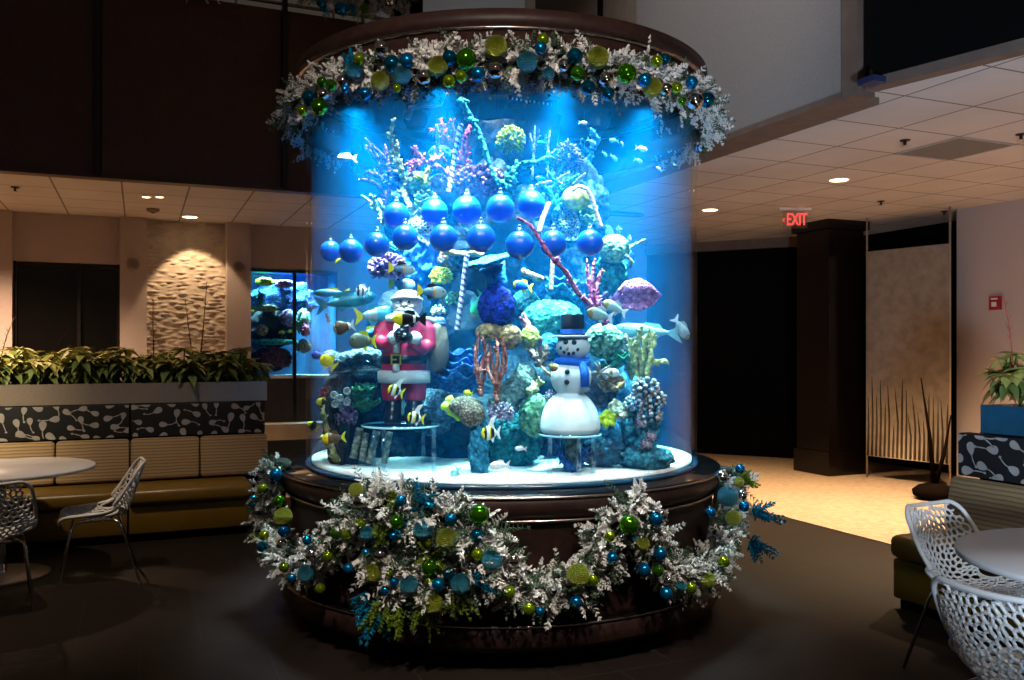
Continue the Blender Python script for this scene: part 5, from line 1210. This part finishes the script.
def pat_pad(parent, u0, u1, v, z0, z1, axis='u', seed=0, th=.10):
    """upholstered pad with woven leaf-drop pattern facing the seat"""
    rp = random.Random(seed); b = MB()
    if axis == 'u': c = UV((u0+u1)/2, v+th/2, (z0+z1)/2); size = (u1-u0, th, z1-z0); face = lambda a, z: UV(a, v-.002, z)
    else: c = UV(v+th/2, (u0+u1)/2, (z0+z1)/2); size = (th, u1-u0, z1-z0); face = lambda a, z: UV(v-.002, u0+u1-a, z)
    b.rbox(c, size, .012, TH)
    done = []
    def inb(a, z): return u0+.008 < a < u1-.008 and z0+.008 < z < z1-.008
    for _ in range(4000):
        a, z = rp.uniform(u0, u1), rp.uniform(z0, z1)
        if any((a-q[0])**2+(z-q[1])**2 < .094**2 for q in done): continue
        done.append((a, z)); an = rp.choice((rp.uniform(-.7, .5), rp.uniform(2.5, 3.7), rp.uniform(-1.8, -1.2))); L_ = rp.uniform(.062, .088); w = L_*.36
        ca, sa = math.cos(an), math.sin(an); pts = []; n = 16
        for q in range(n):   # teardrop
            t = 2*PI*q/n; x = L_*.5*math.cos(t); y = w*math.sin(t)*(.35+.65*(1-(math.cos(t)+1)/2)**.8)*1.2; pts.append((a+x*ca-y*sa, z+x*sa+y*ca))
        pts = [(min(max(p[0], u0+.006), u1-.006), min(max(p[1], z0+.006), z1-.006)) for p in pts]
        b.add([face(*p) for p in pts], [tuple(range(n))], 1)
        bx, bz = a+L_*.5*ca, z+L_*.5*sa; curl = rp.uniform(-.5, .5); st = []; 
        for q in range(6):
            f = q/5*L_*.9; aa = an+curl*q/5; st.append((bx+f*math.cos(aa), bz+f*math.sin(aa), .0042-.0022*abs(q/5-.4)))
        for q in range(5):
            p0, p1 = st[q], st[q+1]
            if inb(p0[0], p0[1]) and inb(p1[0], p1[1]):
                nx, nz2 = -(p1[1]-p0[1]), p1[0]-p0[0]; l = math.hypot(nx, nz2) or 1; nx /= l; nz2 /= l
                b.add([face(p0[0]+nx*p0[2], p0[1]+nz2*p0[2]), face(p0[0]-nx*p0[2], p0[1]-nz2*p0[2]), face(p1[0]-nx*p1[2], p1[1]-nz2*p1[2]), face(p1[0]+nx*p1[2], p1[1]+nz2*p1[2])], [(0, 1, 2, 3)], 1)
        e = st[-1]
        if inb(e[0]-.01, e[1]-.01) and inb(e[0]+.01, e[1]+.01): b.add([face(e[0]+.010*math.cos(2*PI*q/10), e[1]+.008*math.sin(2*PI*q/10)) for q in range(10)], [tuple(range(10))], 1)
    b.build('patterned_pad', [m_pat, m_patw], parent)
# left booth along u
VF = 7.60; VBk = 8.12
bl_ = thing('booth_bench', 'long olive booth bench with striped back cushions and leaf-patterned pads, left of the aquarium', 'bench', UV(-1.6, VF, 0))
ue = px_at_v(268, VBk); us = px_at_v(254, VF)
splits = [px_at_v(x, VBk-.02) for x in (-190, -90, 55, 130, 200)]+[ue]
b = MB(); b.uvbox(-6.3, us-.05, VF+.06, VBk, 0, .06); b.build('kick_base', m_black, bl_)
edges = [-6.3, px_at_v(-80, VF), px_at_v(128, VF), us]
for i in range(3):
    b = MB(); w = edges[i+1]-edges[i]; b.rbox(UV((edges[i]+edges[i+1])/2, (VF+VBk)/2+.02, .06+.115), (w-.012, VBk-VF-.02, .23), .015, TH); b.build('seat_box', m_olive, bl_)
    b = MB(); b.rbox(UV((edges[i]+edges[i+1])/2, (VF+VBk)/2, .36), (w-.010, VBk-VF+.02, .13), .04, TH); b.build('seat_cushion', m_olive, bl_)
for i in range(5):
    a0, a1 = splits[i], splits[i+1]; b = MB(); M = Matrix.Rotation(TH, 3, 'Z') @ Matrix.Rotation(math.radians(-7), 3, 'X')
    b.rbox(UV((a0+a1)/2, VBk+.02, .61), (a1-a0-.010, .12, .36), .03, 0, 0, M); b.build('back_cushion', m_slat, bl_)
ps = [splits[0], px_at_v(-60, VBk), px_at_v(130, VBk), ue-.02]
for i in range(3): pat_pad(bl_, ps[i]+.004, ps[i+1]-.004, VBk+.02, .80, 1.085, 'u', 10+i)
b = MB(); b.uvbox(-6.3, ue-.03, VBk+.12, VBk+.2, 0, 1.08); b.build('back_frame', m_black, bl_)
pl = thing('steel_planter', 'long brushed steel planter trough behind the left booth', 'planter', UV(-1.6, VBk+.3, 1.08))
up_ = px_at_v(266, VBk+.1)
b = MB()
for (a0, a1, v0, v1) in ((-6.3, up_, VBk+.03, VBk+.045), (-6.3, up_, VBk+.56, VBk+.575), (up_-.015, up_, VBk+.045, VBk+.56), (-6.3, -6.285, VBk+.045, VBk+.56)): b.uvbox(a0, a1, v0, v1, 1.092, 1.265)
b.build('trough', m_steel, pl)
b = MB(); b.uvbox(-6.28, up_-.02, VBk+.05, VBk+.555, 1.10, 1.22); b.build('soil', mat('soil', (.015, .010, .006), .95, bump=1, bscale=60), pl)
b = MB(); b.uvbox(-6.3, up_, VBk+.21, VBk+.57, 0, 1.09); b.build('support', m_black, pl)
# poinsettias
m_br = mat('bract_cream', (.58, .52, .15), .6, col2=(.40, .42, .10), scale=9); m_lf = mat('leaf_green', (.10, .16, .03), .5, col2=(.17, .22, .06), scale=9); m_yc = mat('flower_centre', (.6, .45, .05), .6)
def leafmesh(b, p, dv, L_, w, droop, mi):
    t = dv.normalized(); s = t.cross(Vector((0, 0, 1))); s = s.normalized() if s.length > .05 else Vector((1, 0, 0)); n_ = s.cross(t)
    prof = [(0, .06), (.18, .55), (.38, 1), (.62, .72), (.82, .30), (1, .02)]; vs = []
    for f, q in prof:
        c = p+t*L_*f+Vector((0, 0, -droop*L_*f*f)); vs += [c-s*w*q+n_*w*q*.25, c-n_*w*.12, c+s*w*q+n_*w*q*.25]
    fs = []
    for i in range(len(prof)-1): fs += [(3*i, 3*i+1, 3*i+4, 3*i+3), (3*i+1, 3*i+2, 3*i+5, 3*i+4)]
    b.add(vs, fs, mi, True)
def poinsettia_proto(seed, scale=1.0):
    rp = random.Random(seed); root = bpy.data.objects.new('poinsettia', None); COL.objects.link(root); root['category'] = 'plant'
    br, lf, fc, st = MB(), MB(), MB(), MB()
    for h in range(8):
        a = h*2.4+rp.random(); r = .02+.11*math.sqrt(h/8)*1.5; z = .25+rp.uniform(-.05, .05)-.25*r; c = Vector((r*math.cos(a), r*math.sin(a), z))
        st.tube([(0, 0, 0), c*.6+Vector((0, 0, .01)), c], .005, 5)
        for q in range(10):
            an = q*2.4+rp.random(); dv = Vector((math.cos(an), math.sin(an), rp.uniform(-.7, .4)))
            leafmesh(br, c, dv, rp.uniform(.09, .145), rp.uniform(.028, .040), rp.uniform(.0, .45), 0)
        for q in range(4): br.sphere(c+Vector((rp.uniform(-.01, .01), rp.uniform(-.01, .01), .008)), .006, 6, 4, 1)
        for q in range(7):
            an = q*.9+rp.random(); dv = Vector((math.cos(an), math.sin(an), rp.uniform(-.5, .1))); leafmesh(lf, c-Vector((0, 0, rp.uniform(.03, .11))), dv, rp.uniform(.09, .13), .033, .7, 0)
    st.build('stem', m_lf, root, local=True); br.build('bracts', [m_br, m_yc], root, local=True); lf.build('leaves', m_lf, root, local=True)
    return root
pro = [poinsettia_proto(s) for s in (1, 2, 3)]; used = [False]*3; N_P = 14
for i in range(N_P):
    x = 4+i*18.2 if i < 13 else 244; vv = VBk+.20+.10*(i % 2)+.04; u = px_at_v(x-3, vv)
    k3 = i % 3; o = copy_tree(pro[k3]) if used[k3] else pro[k3]; used[k3] = True
    o.location = UV(u, vv, 1.215); o.rotation_euler = (0, 0, i*1.3); sc_ = 1.08+.12*math.sin(i*2.1); o.scale = (sc_, sc_, sc_*1.0)
    tag(o, 'cream-green poinsettia in the steel planter, '+ordinal(i, N_P), None, 'poinsettias in the left planter')
m_twig = mat('twig_red', (.16, .03, .02), .7)
def twig(lab, pts, d, r=.004, m=None):
    b = MB(); pp = [P(x, y, d) for x, y in pts]; b.tube(pp, [r*(1-.6*i/(len(pp)-1)) for i in range(len(pp))], 6); rt = random.Random(int(pts[0][0]))
    for i in range(14):
        f = rt.random()*(len(pp)-1.01); j = int(f); q = pp[j].lerp(pp[j+1], f-j); b.spike(q, q+Vector((rt.choice((-1, 1))*.03, 0, .045)), r*.5)
    return tag(b.build('bare_twig', m or m_twig), lab, 'twig')
twig('bare red twig in the planter, leftmost of three before the relief wall', [(154, 362), (153, 325), (153, 296)], 8.2, .006)
twig('bare red twig in the planter, middle one before the relief wall', [(193, 362), (189, 330), (185, 298)], 8.4, .006)
twig('bare red twig in the planter, tallest one before the relief wall', [(200, 362), (204, 320), (207, 281)], 8.4, .007)
twig('bare twig leaning in the planter at the left frame edge', [(0, 360), (7, 335), (14, 318)], 7.7, .005)
# right booth along v
ub = 4.60; vE = 3.93
b2 = thing('booth_bench', 'olive booth bench with striped back and leaf-patterned pad at the right table', 'bench', UV(4.4, 3.2, 0))
b = MB(); b.uvbox(4.16+.05, ub+.1, .6, vE-.04, 0, .05); b.build('kick_base', m_black, b2)
b = MB(); b.rbox(UV((4.18+ub)/2+.03, (.6+vE)/2, .175), (ub-4.18+.04, vE-.6, .24), .015, TH); b.build('seat_box', m_olive, b2)
b = MB(); b.rbox(UV((4.16+ub)/2+.03, (.6+vE)/2, .37), (ub-4.16+.06, vE-.6+.01, .14), .04, TH); b.build('seat_cushion', m_olive, b2)
for a0, a1 in ((vE-.95, vE-.03), (vE-1.95, vE-.96), (vE-2.95, vE-1.96)):
    b = MB(); M = Matrix.Rotation(TH, 3, 'Z') @ Matrix.Rotation(math.radians(12), 3, 'Y')
    b.rbox(UV(ub+.04, (a0+a1)/2, .60), (.10, a1-a0-.01, .34), .03, 0, 0, M); b.build('back_cushion', m_slat, b2)
pat_pad(b2, vE-1.5, vE-.03, ub+.10, .77, 1.035, 'v', 21); pat_pad(b2, vE-3, vE-1.51, ub+.10, .77, 1.035, 'v', 22)
p2 = thing('blue_lit_planter', 'planter box with a blue-lit glossy side behind the right booth', 'planter', UV(ub+.4, 3.2, 1.03))
b = MB(); b.uvbox(ub+.14, ub+.50, .6, vE-.16, 1.045, 1.215); b.build('box', mat('planter_blue_reflection', (.03, .16, .28), .25, .6), p2)  # blue reflection on the side is put into the base colour
b = MB(); b.uvbox(ub+.21, ub+.50, .6, vE-.1, 0, 1.04); b.build('support', m_black, p2)
c0 = UV(ub+.30, vE-.62, 1.215); o = copy_tree(pro[1]); o.location = P(1020, 404, 5.35); o.scale = (1.0, 1.0, 1.05)
tag(o, 'cream-green poinsettia in the right-hand planter at the frame edge', 'plant', 'poinsettia in the right planter')
dz = P(1020, 404, 5.35)
twig('tall bare pink twig standing in the right-hand planter', [(1015, 402), (1012, 350), (1009, 325), (1003, 293)], 5.35, .005, mat('twig_pink', (.5, .10, .06), .7))
twig('short thin twig leaning left from the right-hand planter', [(1012, 400), (1003, 388), (991, 378)], 5.35, .003)
# pot with dark stems on the carpet
m_mb = mat('matt_black', (.006, .004, .003), .9, spec=.0)
t = thing('floor_vase', 'low black pot with two bare dark stems on the tan carpet', 'vase', P(934, 500, 9.0))
c = Vector((P(934, 500, 9.0).x, 9.0, 0.008)); 
b = MB(); b.lathe(c, [(.12, 0), (.20, .04), (.21, .09), (.15, .14), (.06, .17), (.05, .16)], 28); b.build('pot', m_mb, t)
for e, s_ in (((921, 378), 0), ((951, 415), 1)):
    b = MB(); q = P(e[0], e[1], 9.0); b.tube([c+Vector((.01*s_, 0, .14)), (c+q)/2+Vector((.02, 0, .05)), q], [.028, .018, .006], 7); b.build('stem', m_mb, t)

# ================================================================== WALL AQUARIUM
wa = thing('wall_aquarium', 'reef aquarium set in the wall between the wavy relief and the round tank', 'aquarium', UV((uE+uF)/2, VW, za_bot))
DPT = .55
b = MB(); b.uvbox(uE, uF, VW+DPT, VW+DPT+.03, za_bot, za_top); b.uvbox(uE-.02, uE, VW+.0, VW+DPT, za_bot, za_top); b.uvbox(uF, uF+.02, VW+.0, VW+DPT, za_bot, za_top); b.uvbox(uE-.02, uF+.02, VW, VW+DPT, za_top, za_top+.03)
b.build('back_panel', mat('tank_back_blue', (.01, .12, .25), .6, col2=(.0, .06, .16), scale=4), wa)
b = MB(); b.uvbox(uE, uF, VW, VW+DPT, za_bot-.05, za_bot+.03); b.build('sand_bed', m_white, wa)
b = MB(); b.uvbox(uE, uF, VW+.01, VW+.03, za_bot, za_top); b.build('glass_pane', glass_mat('pane', (.9, .97, 1), fres=True, ior=1.4), wa)
um = px_at_v(294.5, VW)
b = MB(); b.uvbox(um-.02, um+.02, VW-.02, VW+.04, .45, za_top); b.build('mullion', m_dark, wa)
l = bpy.data.lights.new('wall_aquarium_lamp', 'AREA'); l.shape = 'RECTANGLE'; l.size = (uF-uE)*.9; l.size_y = .3; l.energy = 110; l.spread = math.radians(75); l.color = (.4, .85, 1)
lo_ = bpy.data.objects.new('wall_aquarium_lamp', l); COL.objects.link(lo_); lo_.location = UV((uE+uF)/2, VW+.28, za_top-.01); lo_.rotation_euler = (0, 0, TH)
def WA(px, py, v): s = (px-CX0)/F; dd = v/(UX-s*UY); return Vector((s*dd, dd, EYE+(HY-py)/F*dd))
def wl(name, lab, px, py, v, rx, ry, m, amp=.3, fr=3, cat='coral', seed=1):
    c = WA(px, py, v); k = c.y/F; b = MB(); b.lump(c, (rx*k, .12, ry*k), amp, fr, 36, 24, 0, seed, amp2=.12); return tag(b.build(name, m), lab, cat)
wl('reef_rock', 'green-blue rock along the middle of the wall aquarium', 272, 328, VW+.36, 22, 18, m_rockg, .4, 3, 'reef rock'); wl('reef_rock', 'dark blue rock across the upper wall aquarium', 280, 300, VW+.42, 30, 18, navy, .5, 3, 'reef rock', 4)
wl('brain_coral', 'yellow-green cap coral at the top left of the wall aquarium', 265, 282, VW+.2, 8, 4, lime); wl('brain_coral', 'lilac shelf coral at the top of the wall aquarium', 284, 284, VW+.2, 9, 4, lilac)
wl('brain_coral', 'pale yellow-green shelf coral in the upper middle of the wall aquarium', 266, 308, VW+.2, 11, 3.5, pyel); wl('brain_coral', 'pink and white coral beside the mullion of the wall aquarium', 288, 318, VW+.18, 7, 8, lilac, .4, 5)
wl('brain_coral', 'dusty rose boulder coral low in the wall aquarium', 272, 359, VW+.25, 19, 11, cm('coral_dusty_rose', (.35, .10, .14), (.25, .08, .14))); wl('brain_coral', 'mint bushy coral right of the mullion in the wall aquarium', 303, 322, VW+.2, 7, 12, mint, .4, 5)
wl('brain_coral', 'orchid coral right of the mullion in the wall aquarium', 306, 330, VW+.12, 4, 6, pink); wl('brain_coral', 'cream leafy coral low right of the mullion in the wall aquarium', 303, 346, VW+.15, 7, 6, cream, .5, 5)
wl('brain_coral', 'blue coral hanging mid-left of the wall aquarium', 258, 300, VW+.25, 7, 9, sky, .4, 4); wl('brain_coral', 'teal ledge coral across the lower wall aquarium', 275, 342, VW+.16, 22, 3, teal, .3, 4)
wl('brain_coral', 'little tan coral left in the wall aquarium', 262, 330, VW+.16, 5, 5, tan, .4, 5)
for i, (x, y, lab) in enumerate(((253, 313, 'yellow fish nearest the left end of the wall aquarium'), (282, 334, 'yellow fish left of the mullion in the wall aquarium'), (291, 333, 'yellow fish touching the mullion in the wall aquarium'))):
    q = WA(x, y, VW+.10); fish(lab, x, y, q.y, 6, 0, .6, [(1, Y_)], Y_, Y_, i % 2 == 0, 10, fork=False, name='yellow_fish', parts=False).location = q

# ================================================================== LIGHT
lamp_spot('tank_front_fill', (-1.3, .5, 4.6), (-.35, 4.9, 1.35), 700, 19, .8, (.78, .93, 1), .10)  # added off-camera fill for the fronts of the figurines
lamp_spot('tank_front_fill', (1.3, .5, 4.6), (.25, 4.9, 1.35), 700, 19, .8, (.78, .93, 1), .10)  # matching added fill from the right
lamp_spot('cool_ceiling_fill', (1.3, .6, 1.0), UV(5.6, 4.2, ZC), 750, 75, .9, (.62, .78, 1), .2)  # added off-camera cool fill that brightens the right ceiling
w = bpy.data.worlds.new('world'); SC.world = w; w.use_nodes = True
w.node_tree.nodes['Background'].inputs['Color'].default_value = (1, .78, .62, 1); w.node_tree.nodes['Background'].inputs['Strength'].default_value = .035
# lobby downlights high in the atrium (out of frame); two added for the bulkheads
lamp_spot('atrium_spot', (-1.5, .9, 5.4), (-.75, 4.25, .35), 700, 21, .5, (1, .86, .74), .10)
lamp_spot('atrium_spot', (.3, .9, 5.4), (-.05, 4.1, .30), 620, 21, .5, (1, .86, .75), .10)
lamp_spot('atrium_spot', (1.8, 1.0, 5.4), (.72, 4.25, .40), 700, 21, .5, (1, .86, .76), .10)
lamp_spot('atrium_spot', (.0, .4, 4.6), (-.06, 4.4, 3.08), 700, 33, .8, (1, .84, .74), .10)
lamp_spot('atrium_spot', (-3.0, 4.6, 5.6), (-3.0, 6.0, .6), 480, 50, .9, (1, .78, .58), .10)
lamp_spot('atrium_spot', (2.2, 1.6, 5.6), (2.2, 3.4, .7), 150, 46, .9, (1, .88, .78), .10)
lamp_spot('atrium_spot', (0, 4, 6.2), UV(4, 5.5, 4.0), 420, 60, .9, (.95, .9, .88), .10)  # added to brighten the grey right bulkhead
lamp_spot('atrium_spot', (-4.5, 5.0, 5.0), UV(-4.4, VB, 3.6), 700, 75, .9, (1, .7, .5), .10)  # added to brighten the brown left bulkhead
lamp_spot('upper_hall_spot', (1.5, 8.0, 6.2), (.0, 12.0, 4.6), 300, 80, .9, (.85, .92, 1), .10)
lamp_spot('planter_spot', UV(-2.2, 5.0, 4.8), UV(-2.5, VBk+.3, 1.25), 1900, 52, .9, (1, .80, .52), .08)
lamp_spot('corridor_fill', UV(-4.8, 10.2, ZC-.02), UV(-4.9, 10.3, 0), 950, 130, .8, (1, .66, .42), .06)  # this and the next three are added fills without fittings
lamp_spot('corridor_fill', UV(-1.5, 10.0, ZC-.02), UV(-1.5, 10.1, 0), 800, 130, .8, (1, .66, .42), .06)
lamp_spot('corridor_fill', UV(6.9, 5.4, ZC-.02), UV(6.9, 5.4, 0), 900, 110, .8, (1, .66, .42), .06)
lamp_spot('corridor_fill', UV(7.0, 2.6, ZC-.02), UV(7.0, 2.6, 0), 800, 110, .8, (1, .70, .46), .06)
lamp_spot('panel_uplight', UV(7.9, 7.5, .12), UV(8.25, 7.5, .5), 9, 130, .9, (1, .62, .30), .04)
vs = SC.view_settings; vs.view_transform = 'Standard'; vs.look = 'None'; vs.gamma = 1; vs.exposure = .12; vs.use_curve_mapping = False
cy = SC.cycles
cy.max_bounces = 8; cy.diffuse_bounces = 3; cy.glossy_bounces = 3; cy.transparent_max_bounces = 24; cy.volume_bounces = 1
cy.sample_clamp_indirect = 4; cy.use_denoising = True; cy.caustics_reflective = False; cy.caustics_refractive = False
